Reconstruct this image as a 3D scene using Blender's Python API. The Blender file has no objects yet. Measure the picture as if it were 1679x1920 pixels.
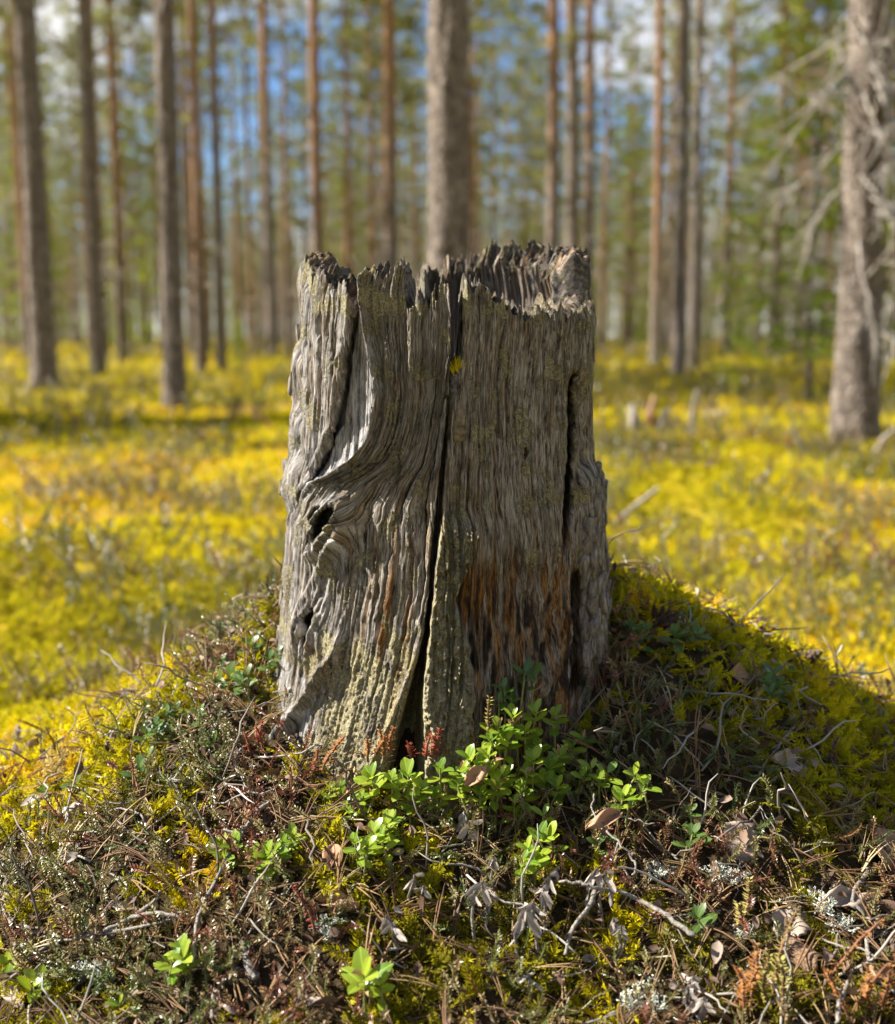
import bpy, math, random
import numpy as np
from mathutils import Vector, Matrix, Euler

random.seed(7)
rng = np.random.default_rng(7)
sc = bpy.context.scene
COL = sc.collection
R = math.radians

# ------------------------------------------------------------------ camera, sky, sun, exposure
FPX, PITCH, CAMZ = 2208.0, R(8.5), 0.55          # focal length in photo pixels (1679 x 1920 frame)
cam = bpy.data.cameras.new('camera')
cam.sensor_fit = 'VERTICAL'; cam.sensor_height = 24.0; cam.lens = 24.0 * FPX / 1920.0
cam.clip_start = 0.02; cam.clip_end = 2000
cam.dof.use_dof = True; cam.dof.focus_distance = 0.835; cam.dof.aperture_fstop = cam.lens / 7.8
camo = bpy.data.objects.new('camera', cam); COL.objects.link(camo)
camo.location = (0, 0, CAMZ); camo.rotation_euler = (math.pi / 2 - PITCH, 0, 0)
sc.camera = camo

SUN_EL, SUN_AZ = R(40), R(-84)                     # azimuth clockwise from +Y; the sun stands square to the left
w = bpy.data.worlds.new('World'); sc.world = w; w.use_nodes = True
nt = w.node_tree; nt.nodes.clear()
sky = nt.nodes.new('ShaderNodeTexSky'); sky.sky_type = 'NISHITA'; sky.sun_disc = False
sky.sun_elevation = SUN_EL; sky.sun_rotation = SUN_AZ; sky.air_density = 0.75; sky.dust_density = 0.05; sky.ozone_density = 2.5
hs = nt.nodes.new('ShaderNodeHueSaturation'); hs.inputs['Saturation'].default_value = 1.12
tc = nt.nodes.new('ShaderNodeTexCoord'); mp = nt.nodes.new('ShaderNodeMapping'); mp.inputs['Scale'].default_value = (1, 1, 2.2); mp.inputs['Location'].default_value = (1, 8, 5)
cn = nt.nodes.new('ShaderNodeTexNoise'); cn.inputs['Scale'].default_value = 3.2; cn.inputs['Detail'].default_value = 6
cr = nt.nodes.new('ShaderNodeValToRGB'); cr.color_ramp.elements[0].position = 0.51; cr.color_ramp.elements[1].position = 0.63
cm = nt.nodes.new('ShaderNodeMix'); cm.data_type = 'RGBA'; cm.inputs['B'].default_value = (6.2, 6.15, 6.1, 1)
bg = nt.nodes.new('ShaderNodeBackground'); bg.inputs['Strength'].default_value = 0.052
wo = nt.nodes.new('ShaderNodeOutputWorld')
L = nt.links.new
L(sky.outputs[0], hs.inputs['Color']); L(hs.outputs[0], cm.inputs['A'])
L(tc.outputs['Generated'], mp.inputs[0]); L(mp.outputs[0], cn.inputs['Vector']); L(cn.outputs[0], cr.inputs[0])
L(cr.outputs[0], cm.inputs['Factor']); L(cm.outputs['Result'], bg.inputs[0]); L(bg.outputs[0], wo.inputs[0])

sl = bpy.data.lights.new('sun', 'SUN'); sl.energy = 5.0; sl.angle = R(0.53); sl.color = (1.0, 0.95, 0.86)
so = bpy.data.objects.new('sun', sl); COL.objects.link(so)
sdir = Vector((math.sin(SUN_AZ) * math.cos(SUN_EL), math.cos(SUN_AZ) * math.cos(SUN_EL), math.sin(SUN_EL)))
so.rotation_euler = (-sdir).to_track_quat('-Z', 'Y').to_euler(); so.location = (-6, 0, 8)

vs = sc.view_settings; vs.view_transform = 'Standard'; vs.look = 'None'; vs.gamma = 1; vs.use_curve_mapping = False
vs.exposure = 1.68
sc.cycles.use_denoising = True; sc.cycles.denoising_prefilter = 'ACCURATE'
sc.cycles.max_bounces = 4; sc.cycles.diffuse_bounces = 2; sc.cycles.glossy_bounces = 1; sc.cycles.transmission_bounces = 2; sc.cycles.transparent_max_bounces = 4
sc.cycles.use_adaptive_sampling = True; sc.cycles.adaptive_threshold = 0.025; sc.cycles.caustics_reflective = False; sc.cycles.caustics_refractive = False

# ------------------------------------------------------------------ maths helpers
FV = np.array([0, math.cos(PITCH), -math.sin(PITCH)]); UV = np.array([0, math.sin(PITCH), math.cos(PITCH)])
CAM = np.array([0, 0, CAMZ])
def ray(X, Y): return FV + np.array([1., 0, 0]) * (X - 839.5) / FPX + UV * (960 - Y) / FPX
def unproj(X, Y, yd):
    d = ray(X, Y); return CAM + d * (yd / d[1])
def proj(x, y, z):
    f = y * FV[1] + (z - CAMZ) * FV[2]; u = y * UV[1] + (z - CAMZ) * UV[2]
    return 839.5 + FPX * x / f, 960 - FPX * u / f
def sstep(a, b, x):
    t = np.clip((x - a) / (b - a), 0, 1); return t * t * (3 - 2 * t)
def perlin(x, y, seed=0):
    x = np.asarray(x, float); y = np.asarray(y, float)
    xi = np.floor(x).astype(np.int64); yi = np.floor(y).astype(np.int64); xf = x - xi; yf = y - yi
    def grad(ix, iy):
        h = (ix * 374761393 + iy * 668265263 + seed * 144665) & 0xffffffff
        h = ((h ^ (h >> 13)) * 1274126177) & 0xffffffff
        a = ((h ^ (h >> 16)) & 0xffff) * (2 * math.pi / 65536); return np.cos(a), np.sin(a)
    u = xf * xf * xf * (xf * (xf * 6 - 15) + 10); v = yf * yf * yf * (yf * (yf * 6 - 15) + 10)
    def dot(ix, iy, dx, dy):
        a, b = grad(ix, iy); return a * dx + b * dy
    n0 = dot(xi, yi, xf, yf) * (1 - u) + dot(xi + 1, yi, xf - 1, yf) * u
    n1 = dot(xi, yi + 1, xf, yf - 1) * (1 - u) + dot(xi + 1, yi + 1, xf - 1, yf - 1) * u
    return (n0 * (1 - v) + n1 * v) * 1.5
def fbm(x, y, seed=0, o=4):
    s = 0; a = 1
    for k in range(o):
        s = s + a * perlin(x * 2 ** k, y * 2 ** k, seed + k); a *= .5
    return s

def mesh_obj(name, V, Fs, mat=None, parent=None, smooth=True, link=True):
    me = bpy.data.meshes.new(name)
    V = np.asarray(V, np.float32).reshape(-1, 3)
    if isinstance(Fs, np.ndarray):
        n, k = Fs.shape
        me.vertices.add(len(V)); me.vertices.foreach_set('co', V.ravel())
        me.loops.add(n * k); me.loops.foreach_set('vertex_index', Fs.astype(np.int32).ravel())
        me.polygons.add(n); me.polygons.foreach_set('loop_start', np.arange(0, n * k, k, dtype=np.int32))
        try: me.polygons.foreach_set('loop_total', np.full(n, k, np.int32))
        except Exception: pass
        me.update(calc_edges=True); me.validate()
    else:
        me.from_pydata([tuple(map(float, v)) for v in V], [], Fs); me.update()
    if smooth: me.polygons.foreach_set('use_smooth', np.ones(len(me.polygons), bool))
    if mat:
        for m in (mat if isinstance(mat, (list, tuple)) else [mat]): me.materials.append(m)
    o = bpy.data.objects.new(name, me)
    if link: COL.objects.link(o)
    if parent: o.parent = parent
    return o
def empty(name, loc=(0, 0, 0)):
    o = bpy.data.objects.new(name, None); COL.objects.link(o); o.location = loc; o.empty_display_size = .02; return o
def tag(o, label, cat, group=None, kind=None):
    o['label'] = label; o['category'] = cat
    if group: o['group'] = group
    if kind: o['kind'] = kind
    return o

class MB:
    """collects quads and tubes for one mesh"""
    def __init__(s): s.v = []; s.f = []; s.mi = []
    def quad(s, a, b, c, d, m=0):
        n = len(s.v); s.v += [a, b, c, d]; s.f.append((n, n + 1, n + 2, n + 3)); s.mi.append(m)
    def blade(s, p, d, nrm, ln, wd, bend=0.0, m=0, seg=1):
        p = Vector(p); d = Vector(d).normalized(); side = d.cross(Vector(nrm))
        if side.length < 1e-6: side = d.orthogonal()
        side.normalize(); up = side.cross(d)
        if seg == 1:
            mid = p + d * ln * .5; tip = p + d * ln + up * (bend * ln)
            s.quad(p, mid + side * wd * .5, tip, mid - side * wd * .5, m)
        else:
            n = len(s.v); mid = p + d * ln * .45 + up * (bend * ln * .2); tip = p + d * ln + up * (bend * ln)
            s.v += [p - side * wd * .15, p + side * wd * .15, mid + side * wd * .5, mid - side * wd * .5, tip]
            s.f += [(n, n + 1, n + 2, n + 3), (n + 3, n + 2, n + 4)]; s.mi += [m, m]
    def tube(s, pts, rad, seg=6, m=0, cap=True, jit=0):
        pts = [Vector(p) for p in pts]; n0 = len(s.v); N = len(pts)
        ref = Vector((.3, .2, 1)).normalized()
        for i, p in enumerate(pts):
            t = (pts[min(i + 1, N - 1)] - pts[max(i - 1, 0)])
            t = t.normalized() if t.length > 1e-9 else Vector((0, 0, 1))
            a = t.cross(ref)
            if a.length < 1e-3: a = t.cross(Vector((1, 0, 0)))
            a.normalize(); b = t.cross(a)
            r = rad[i] if hasattr(rad, '__len__') else rad
            for k in range(seg):
                q = 2 * math.pi * k / seg; rr = r * (1 + (random.uniform(-jit, jit) if jit else 0))
                s.v.append(p + a * (math.cos(q) * rr) + b * (math.sin(q) * rr))
        for i in range(N - 1):
            for k in range(seg):
                k2 = (k + 1) % seg; A = n0 + i * seg; B = A + seg
                s.f.append((A + k, A + k2, B + k2, B + k)); s.mi.append(m)
        if cap:
            s.f.append(tuple(n0 + k for k in range(seg))[::-1]); s.mi.append(m)
            s.f.append(tuple(n0 + (N - 1) * seg + k for k in range(seg))); s.mi.append(m)
    def build(s, name, mat, parent=None, smooth=True, link=True):
        o = mesh_obj(name, [tuple(v) for v in s.v], s.f, mat, parent, smooth, link)
        if any(s.mi): o.data.polygons.foreach_set('material_index', np.array(s.mi, np.int32))
        return o

# ------------------------------------------------------------------ materials
def mat(name):
    m = bpy.data.materials.new(name); m.use_nodes = True; m.node_tree.nodes.clear(); return m, m.node_tree
def N(t, kind, **kw):
    n = t.nodes.new('ShaderNode' + kind)
    for k, v in kw.items():
        if k in n.inputs: n.inputs[k].default_value = v
        else: setattr(n, k, v)
    return n
def ramp(t, stops, fac=None):
    r = N(t, 'ValToRGB'); e = r.color_ramp.elements
    while len(e) < len(stops): e.new(.5)
    for i, (p, c) in enumerate(stops):
        e[i].position = p; e[i].color = (*c, 1) if len(c) == 3 else c
    if fac is not None: t.links.new(fac, r.inputs[0])
    return r.outputs[0]
def noise(t, vec, scale, detail=4, rough=.55, out=0):
    n = N(t, 'TexNoise'); n.inputs['Scale'].default_value = scale; n.inputs['Detail'].default_value = detail
    n.inputs['Roughness'].default_value = rough
    if vec is not None: t.links.new(vec, n.inputs['Vector'])
    return n.outputs[out]
def mix(t, fac, a, b, mode='MIX'):
    n = N(t, 'Mix'); n.data_type = 'RGBA'; n.blend_type = mode
    for s, v in (('Factor', fac), ('A', a), ('B', b)):
        if hasattr(v, 'is_linked'): t.links.new(v, n.inputs[s])
        else: n.inputs[s].default_value = (*v, 1) if isinstance(v, tuple) and len(v) == 3 else v
    return n.outputs['Result']
def mathn(t, op, a, b=0.0, clamp=False):
    n = N(t, 'Math'); n.operation = op; n.use_clamp = clamp
    for i, v in enumerate((a, b)):
        if hasattr(v, 'is_linked'): t.links.new(v, n.inputs[i])
        else: n.inputs[i].default_value = v
    return n.outputs[0]
def mapping(t, vec, scale=(1, 1, 1), loc=(0, 0, 0)):
    n = N(t, 'Mapping'); n.inputs['Scale'].default_value = scale; n.inputs['Location'].default_value = loc
    t.links.new(vec, n.inputs[0]); return n.outputs[0]
def finish(t, col, rough=.8, spec=.3, bump=None, bstr=.5, bdist=.01, trans=0.0, tcol=None):
    p = N(t, 'BsdfPrincipled'); o = N(t, 'OutputMaterial')
    p.inputs['Specular IOR Level'].default_value = spec
    if hasattr(rough, 'is_linked'): t.links.new(rough, p.inputs['Roughness'])
    else: p.inputs['Roughness'].default_value = rough
    if hasattr(col, 'is_linked'): t.links.new(col, p.inputs['Base Color'])
    else: p.inputs['Base Color'].default_value = (*col, 1)
    if bump is not None:
        b = N(t, 'Bump'); b.inputs['Strength'].default_value = bstr; b.inputs['Distance'].default_value = bdist
        t.links.new(bump, b.inputs['Height']); t.links.new(b.outputs[0], p.inputs['Normal'])
    if trans > 0:
        tr = N(t, 'BsdfTranslucent'); ms = N(t, 'MixShader'); ms.inputs[0].default_value = trans
        c = tcol if tcol is not None else col
        if hasattr(c, 'is_linked'): t.links.new(c, tr.inputs[0])
        else: tr.inputs[0].default_value = (*c, 1)
        t.links.new(p.outputs[0], ms.inputs[1]); t.links.new(tr.outputs[0], ms.inputs[2]); t.links.new(ms.outputs[0], o.inputs[0])
    else: t.links.new(p.outputs[0], o.inputs[0])
def attr(t, name, kind='GEOMETRY', out='Fac'):
    n = N(t, 'Attribute'); n.attribute_name = name; n.attribute_type = kind; return n.outputs[out]
def objrand(t): return N(t, 'ObjectInfo').outputs['Random']
def objco(t): return N(t, 'TexCoord').outputs['Object']
def geopos(t): return N(t, 'NewGeometry').outputs['Position']

def m_tinted(name, stops, rough=.75, spec=.25, trans=.3):
    m, t = mat(name); f = attr(t, 'tint', 'INSTANCER'); c = ramp(t, stops, f)
    finish(t, c, rough, spec, trans=trans); return m
MOSS = [(0, (.055, .05, .008)), (.3, (.22, .19, .010)), (.52, (.50, .44, .008)), (.74, (.70, .56, .006)), (.92, (.60, .36, .012)), (1, (.55, .46, .22))]
M_moss = m_tinted('moss', MOSS, .8, .15, .42)
M_crow = m_tinted('crowberry_leaf', [(0, (.07, .10, .02)), (.3, (.125, .125, .03)), (.55, (.22, .17, .065)), (.75, (.20, .07, .032)), (1, (.12, .045, .025))], .36, .65, .15)
M_needle = m_tinted('dry_needle', [(0, (.07, .035, .018)), (.4, (.19, .10, .045)), (.75, (.34, .23, .10)), (1, (.50, .41, .23))], .6, .35, .1)
M_twiglet = m_tinted('grey_twiglet', [(0, (.10, .08, .06)), (.5, (.27, .24, .20)), (1, (.45, .42, .38))], .85, .2, 0)
M_flake = m_tinted('leaf_flake', [(0, (.07, .04, .025)), (.4, (.18, .11, .07)), (.7, (.32, .25, .20)), (1, (.50, .45, .39))], .7, .25, .2)

def m_leaf(name, a, b, tcol, trans=.32, rough=.32, spec=.5):
    m, t = mat(name); oc = objco(t)
    c = mix(t, objrand(t), a, b); sxl = N(t, 'SeparateXYZ'); t.links.new(oc, sxl.inputs[0])
    c = mix(t, mathn(t, 'MULTIPLY', mathn(t, 'SUBTRACT', 1.0, mathn(t, 'MULTIPLY', mathn(t, 'ABSOLUTE', sxl.outputs[0]), 1600), True), .45), c, tuple(min(1, x * 1.7 + .05) for x in b))
    v = noise(t, oc, 300, 3); c = mix(t, mathn(t, 'MULTIPLY', v, .35), c, tuple(x * .55 for x in a))
    finish(t, c, rough, spec, v, .12, .001, trans, tcol); return m
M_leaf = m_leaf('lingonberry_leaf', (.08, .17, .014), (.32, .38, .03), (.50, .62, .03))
M_leafd = m_leaf('shade_toned_lingonberry_leaf', (.05, .10, .018), (.095, .15, .024), (.2, .32, .03), .25, .38, .5)  # darker copy of the leaf: shade painted into plants standing out of the sun
M_dead = m_leaf('dead_grey_leaf', (.27, .225, .19), (.44, .38, .33), (.42, .35, .3), .15, .65, .25)
M_brown = m_leaf('brown_leaf', (.36, .20, .11), (.46, .28, .16), (.5, .26, .12), .18, .65, .25)
M_birch = m_leaf('pale_birch_leaf', (.34, .26, .20), (.42, .33, .26), (.4, .3, .2), .12, .6, .3)
def m_stem(name, a, b, sc_=220):
    m, t = mat(name); n = noise(t, objco(t), sc_, 5, .6)
    finish(t, ramp(t, [(.3, a), (.7, b)], n), .85, .2, n, .6, .002); return m
M_stemr = m_stem('red_brown_stem', (.10, .045, .025), (.24, .12, .07))
M_stemg = m_stem('green_stem', (.14, .16, .04), (.26, .25, .09))
M_twig = m_stem('grey_twig', (.055, .044, .036), (.34, .305, .26), 420)
M_twigd = m_stem('dark_twig', (.05, .04, .03), (.26, .22, .18), 240)
M_lichen = m_stem('reindeer_lichen', (.42, .44, .36), (.66, .67, .56), 150)
M_cone = m_stem('pine_cone_scale', (.05, .035, .025), (.16, .11, .075), 300)
M_dbranch = m_stem('dead_pine_branch', (.13, .11, .09), (.36, .32, .275), 30)

def m_needles(name, lo, mid, hi):
    m, t = mat(name); n = noise(t, geopos(t), .9, 3)
    finish(t, ramp(t, [(.3, lo), (.52, mid), (.7, hi)], n), .6, .25, trans=.42); return m
M_pineneedle = m_needles('pine_needles', (.10, .11, .028), (.20, .21, .05), (.33, .33, .08))
M_spruceneedle = m_needles('spruce_needles', (.10, .14, .012), (.22, .28, .016), (.38, .42, .025))

def m_bark():
    m, t = mat('pine_bark'); oc = objco(t); ob = N(t, 'ObjectInfo')
    v = N(t, 'TexVoronoi'); v.feature = 'DISTANCE_TO_EDGE'; v.inputs['Scale'].default_value = 22
    wn = N(t, 'TexNoise'); wn.inputs['Scale'].default_value = 9
    t.links.new(oc, wn.inputs['Vector'])
    wv = mix(t, .12, oc, wn.outputs['Color'], 'LINEAR_LIGHT')
    t.links.new(mapping(t, wv, (1, 1, .28)), v.inputs['Vector'])
    pl = mathn(t, 'MULTIPLY', v.outputs[0], 6, True)
    n = noise(t, mapping(t, oc, (1, 1, .35)), 30, 6, .65)
    grey = ramp(t, [(.25, (.085, .066, .052)), (.5, (.22, .178, .145)), (.75, (.37, .31, .26))], n)
    orange = ramp(t, [(.25, (.20, .105, .06)), (.55, (.40, .225, .12)), (.8, (.50, .32, .19))], n)
    sx = N(t, 'SeparateXYZ'); t.links.new(oc, sx.inputs[0])
    h0 = mathn(t, 'ADD', mathn(t, 'SUBTRACT', mathn(t, 'MULTIPLY', ob.outputs['Random'], 7.0), 2.0), mathn(t, 'MULTIPLY', ob.outputs['Object Index'], .1))
    hz = mathn(t, 'ADD', mathn(t, 'SUBTRACT', sx.outputs[2], h0), mathn(t, 'MULTIPLY', noise(t, oc, 1.5, 3), 3.0))
    f = mathn(t, 'MULTIPLY', mathn(t, 'SUBTRACT', hz, 2.6), .35, True)
    c = mix(t, f, grey, orange)
    c = mix(t, pl, mix(t, .6, c, (.05, .035, .025)), c)
    bh = mathn(t, 'ADD', mathn(t, 'MULTIPLY', pl, .8), mathn(t, 'MULTIPLY', n, .5))
    finish(t, c, .9, .15, bh, .9, .02); return m
M_bark = m_bark()

# ------------------------------------------------------------------ ground
FRONT = ([0, .10, .18, .28, .36, .5, .75, 1.2], [.375, .31, .225, .178, .135, .085, .03, 0])
RIGHT = ([0, .14, .22, .29, .34, .40, .55, .8, 1.2], [.375, .343, .30, .275, .25, .205, .12, .045, 0])
LEFT = ([0, .14, .21, .28, .35, .42, .55, .8, 1.2], [.375, .322, .272, .230, .18, .145, .09, .035, 0])
BACK = ([0, .1, .25, .45, .8, 1.2], [.375, .35, .27, .14, .03, 0])
MCX, MCY = 0.0, 1.03
def mound(x, y):
    dx = x - MCX; dy = y - MCY; r = np.sqrt(dx * dx + dy * dy) + 1e-9
    wx = dx * dx / (r * r); wy = 1 - wx
    side = np.where(dx > 0, np.interp(r, *RIGHT), np.interp(r, *LEFT))
    fb = np.where(dy < 0, np.interp(r, *FRONT), np.interp(r, *BACK))
    return side * wx + fb * wy
def height(x, y, fine=True):
    x = np.asarray(x, float); y = np.asarray(y, float)
    m = mound(x, y); r = np.hypot(x - MCX, y - MCY)
    far = sstep(.5, 2.5, r)
    h = m + far * (.045 * fbm(x / 2.3, y / 2.3, 11, 3) + .03 * fbm(x / .6, y / .6, 5, 2))
    h = h + .016 * fbm(x / .24, y / .24, 21, 2) * sstep(.14, .26, r)
    if fine: h = h + (.007 * fbm(x / .09, y / .09, 3, 3) + .004 * perlin(x / .03, y / .03, 9)) * (1 - .2 * far)
    # flatten far away
    return h - .0 * r

def axis(lo, hi, a, b, step, growth):
    c = list(np.arange(a, b + step * .5, step)); s = step
    p = c[-1]
    up = []
    while p < hi: s *= growth; p += s; up.append(p)
    s = step; p = c[0]; dn = []
    while p > lo: s *= growth; p -= s; dn.append(p)
    return np.array(dn[::-1] + c + up)
xs = axis(-260, 260, -.75, .75, .0075, 1.06); ys = axis(-40, 420, .45, 1.6, .0075, 1.055)
GX, GY = np.meshgrid(xs, ys)
GZ = height(GX, GY)
nx, ny = len(xs), len(ys)
idx = np.arange(nx * ny).reshape(ny, nx)
Fq = np.stack([idx[:-1, :-1], idx[:-1, 1:], idx[1:, 1:], idx[1:, :-1]], -1).reshape(-1, 4)
def m_ground():
    m, t = mat('forest_floor'); p = geopos(t)
    sx = N(t, 'SeparateXYZ'); t.links.new(p, sx.inputs[0])
    n1 = noise(t, p, 1.3, 5, .6); n2 = noise(t, p, 9, 4, .6); n3 = noise(t, p, 70, 4, .6)
    s = mathn(t, 'ADD', mathn(t, 'MULTIPLY', n1, .62), mathn(t, 'MULTIPLY', n2, .38))
    mo = ramp(t, [(.34, (.07, .075, .012)), (.43, (.20, .17, .015)), (.49, (.34, .24, .007)), (.57, (.42, .30, .006)), (.64, (.28, .23, .016)), (.72, (.24, .19, .09))], s)
    soil = ramp(t, [(.3, (.018, .012, .007)), (.6, (.06, .038, .02)), (.8, (.11, .07, .035))], n3)
    d = N(t, 'VectorMath'); d.operation = 'DISTANCE'; t.links.new(p, d.inputs[0]); d.inputs[1].default_value = (0, .95, .2)
    f = mathn(t, 'MULTIPLY', mathn(t, 'SUBTRACT', d.outputs['Value'], .7), 1.2, True)
    c = mix(t, f, soil, mo)
    c = mix(t, mathn(t, 'MULTIPLY', n3, .35), c, (.05, .04, .015))
    finish(t, c, .95, .1, n3, .8, .01); return m
ground = mesh_obj('ground', np.stack([GX, GY, GZ], -1), Fq, m_ground())
tag(ground, 'mossy forest floor rising to a mound round the stump', 'ground', kind='structure')

# ------------------------------------------------------------------ the stump
SCY = 0.95
SL = [(470, 566), (500, 562), (560, 553), (620, 548), (700, 545), (800, 543), (850, 540), (880, 531), (920, 526), (945, 536), (990, 541), (1050, 537), (1130, 528), (1200, 522), (1260, 515), (1330, 506), (1400, 488), (1500, 462)]
SR = [(470, 1110), (560, 1112), (600, 1118), (700, 1113), (800, 1112), (860, 1112), (890, 1117), (950, 1121), (1050, 1127), (1150, 1132), (1220, 1134), (1290, 1124), (1400, 1122), (1500, 1130)]
zl, xl = zip(*[(unproj(X, Y, .937)[2], unproj(X, Y, .937)[0]) for Y, X in SL]); zr, xr = zip(*[(unproj(X, Y, .937)[2], unproj(X, Y, .937)[0]) for Y, X in SR])
def s_edges(z):
    a = np.interp(z, zl[::-1], xl[::-1]); b = np.interp(z, zr[::-1], xr[::-1]); return (a + b) / 2, (b - a) / 2
def s_depth(z): return .113 + .028 * sstep(.36, .20, z)
def s_base(th, z, shrink=0.0):
    c, h = s_edges(z)
    return c + (h - shrink) * np.sin(th), SCY - (s_depth(z) - shrink) * np.cos(th)
RF = [(540, 500), (557, 498), (566, 494), (574, 506), (590, 505), (603, 511), (606, 534), (622, 531), (636, 541), (650, 549), (657, 556), (661, 600), (665, 566), (674, 552), (681, 512), (690, 499), (705, 495), (722, 499), (738, 492), (752, 500), (757, 522), (762, 560), (770, 566), (790, 564), (806, 570), (812, 536), (822, 530), (842, 536), (849, 560), (851, 640), (853, 690), (862, 690), (866, 600), (869, 522), (880, 519), (886, 540), (895, 545), (903, 531), (913, 545), (930, 556), (950, 568), (965, 585), (985, 592), (995, 582), (1008, 572), (1016, 584), (1026, 604), (1036, 600), (1041, 577), (1055, 580), (1062, 590), (1074, 584), (1084, 590), (1090, 578), (1104, 572), (1119, 575), (1140, 577)]
RB = [(540, 502), (570, 505), (600, 530), (640, 575), (700, 600), (770, 580), (781, 566), (786, 506), (800, 503), (822, 512), (836, 497), (860, 490), (890, 478), (910, 471), (940, 473), (960, 469), (990, 471), (1010, 470), (1028, 480), (1050, 484), (1075, 482), (1095, 481), (1107, 488), (1140, 492)]
def z_from_Y(Y, yd):
    a = (960 - Y) / FPX; return CAMZ + yd * (UV[2] * a + FV[2]) / (UV[1] * a + FV[1])

fr = np.linspace(-R(112), R(112), 690); bk = np.linspace(R(112), R(248), 272)[1:-1]
TH = np.concatenate([fr, bk]); nc = len(TH)
front = np.cos(TH) > .02
bx, by = s_base(TH, .57); Xf, _ = proj(bx, by, .57)
ibx, iby = s_base(TH, .57, .02); Xb, _ = proj(ibx, iby, .57)
zf = z_from_Y(np.interp(Xf, *zip(*RF)), by); zb = z_from_Y(np.interp(Xb, *zip(*RB)), iby)
wfb = sstep(-.02, .06, np.cos(TH)); wfb = np.where(TH > R(112), 0, wfb)
ZR = zf * wfb + zb * (1 - wfb)
arc = 290 * TH
ZR = ZR + .0028 * perlin(arc / 9, arc * 0, 31) + .0016 * perlin(arc / 3.1, arc * 0 + 3, 32) + .0022 * (rng.random(nc // 3 + 1) - .5).repeat(3)[:nc] + .009 * (rng.random(nc // 9 + 1) - .6).repeat(9)[:nc] + .007 * perlin(arc / 17, arc * 0 + 8, 33) + np.where(rng.random(nc // 4 + 1) < .12, rng.uniform(-.012, .004, nc // 4 + 1), 0).repeat(4)[:nc]

NO, NR_, NI = 400, 16, 60
vo = np.linspace(0, 1, NO) ** 1.0
zb0 = .17
Zo = zb0 + (ZR[None, :] - zb0) * vo[:, None]
THo = np.broadcast_to(TH[None, :], Zo.shape)
x0, y0 = s_base(THo, Zo); X, Y = proj(x0, y0, Zo)
ff = np.where(THo > R(112), 0, sstep(-.15, .1, np.cos(THo)))
def curve(pts, yy): p = sorted(pts); return np.interp(yy, [a for a, _ in p], [b for _, b in p])
ridge = curve([(480, 686), (510, 684), (560, 682), (620, 690), (680, 702), (740, 709), (790, 704), (830, 690), (860, 668), (880, 640), (895, 612), (905, 588), (940, 560), (1000, 520), (1100, 480), (1500, 440)], Y)
ridge_s = ridge; ridge = ridge + 3 * perlin(Y / 40, Y * 0, 77)
edge = curve([(480, 668), (555, 667), (600, 662), (650, 654), (700, 648), (750, 640), (800, 630), (850, 611), (905, 586), (940, 556), (1500, 400)], Y) + 3 * perlin(Y / 30, Y * 0 + 5, 78)
crack = curve([(480, 860), (580, 860), (650, 858), (700, 852), (760, 845), (830, 835), (900, 828), (980, 821), (1060, 812), (1120, 808), (1190, 800), (1230, 793), (1280, 783), (1330, 775), (1380, 768), (1500, 755)], Y) + 2 * perlin(Y / 25, Y * 0 + 9, 79)
cw = curve([(480, 9), (700, 8), (770, 4), (800, 3.5), (900, 4.5), (960, 5.5), (1040, 5), (1080, 3.5), (1150, 4), (1220, 6), (1290, 12), (1340, 18), (1400, 30), (1500, 40)], Y)
hwpx = 300.0
def toarc(Xv): return 290 * np.arcsin(np.clip((Xv - 835) / 310, -.999, .999))
A = arc[None, :] + 0 * Y
low = sstep(890, 960, Y)
rA = toarc(np.maximum(ridge_s, 530)); cA = toarc(crack)
tt = (A - rA) / np.maximum(cA - rA, 20)
Gm = 275 * tt - 265
lz = ff * np.where((X > ridge) & (X < crack), 1, 0)
G = np.where(lz > 0.5, Gm, A)
k1 = np.exp(-(((X - 618) / 34) ** 2 + ((Y - 980) / 55) ** 2))
k3 = np.exp(-(((X - 588) / 24) ** 2 + ((Y - 1175) / 60) ** 2))
G = G + 26 * k1 * np.sign(X - 612 + (Y - 980) * .5) + 14 * k3 * np.sign(X - 588 + (Y - 1175) * .2)
G = G + 5 * perlin(A / 90, Y / 420, 4) + 1.2 * perlin(A / 30, Y / 60, 14)
D = np.zeros_like(X); E = np.zeros_like(X)      # relief along the surface normal, and recesses cut straight back
D += .0022 * perlin(G / 55, Y / 420, 1) + .0012 * perlin(G / 22, Y / 300, 2)
fib = .0004 * perlin(G / 9, Y / 480, 3) + .0006 * perlin(G / 4.6, Y / 300, 5) + .0006 * perlin(G / 3.3, Y / 120, 6)
D += fib
D += -.0009 * sstep(.25, .55, perlin(G / 7.5, Y / 500, 8)) - .0012 * sstep(.2, .5, perlin(G / 4, Y / 260, 18))
# left slab edge, lit hollow and the curled lip
hol = ff * sstep(-2, 3, X - edge) * (1 - sstep(-3, 4, X - ridge)) * (1 - low * .85)
th_ = np.clip((X - edge) / np.maximum(ridge - edge, 6), 0, 1)
E += hol * (.011 - .011 * th_ ** 1.1 + .003 * perlin(A / 13, Y / 260, 41)) + ff * .02 * np.exp(-((X - edge - 5) / 3.2) ** 2) * (1 - low) * sstep(520, 560, Y)
lip = ff * np.exp(-((X - ridge - 3) / 6.5) ** 2) * sstep(470, 520, Y) * (1 - sstep(905, 950, Y))
D += .0085 * lip
D += ff * .004 * np.exp(-((X - ridge - 26) / 22) ** 2) * (1 - low)
D += ff * .0045 * np.exp(-((X - edge + 9) / 8) ** 2) * (1 - low)
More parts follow.
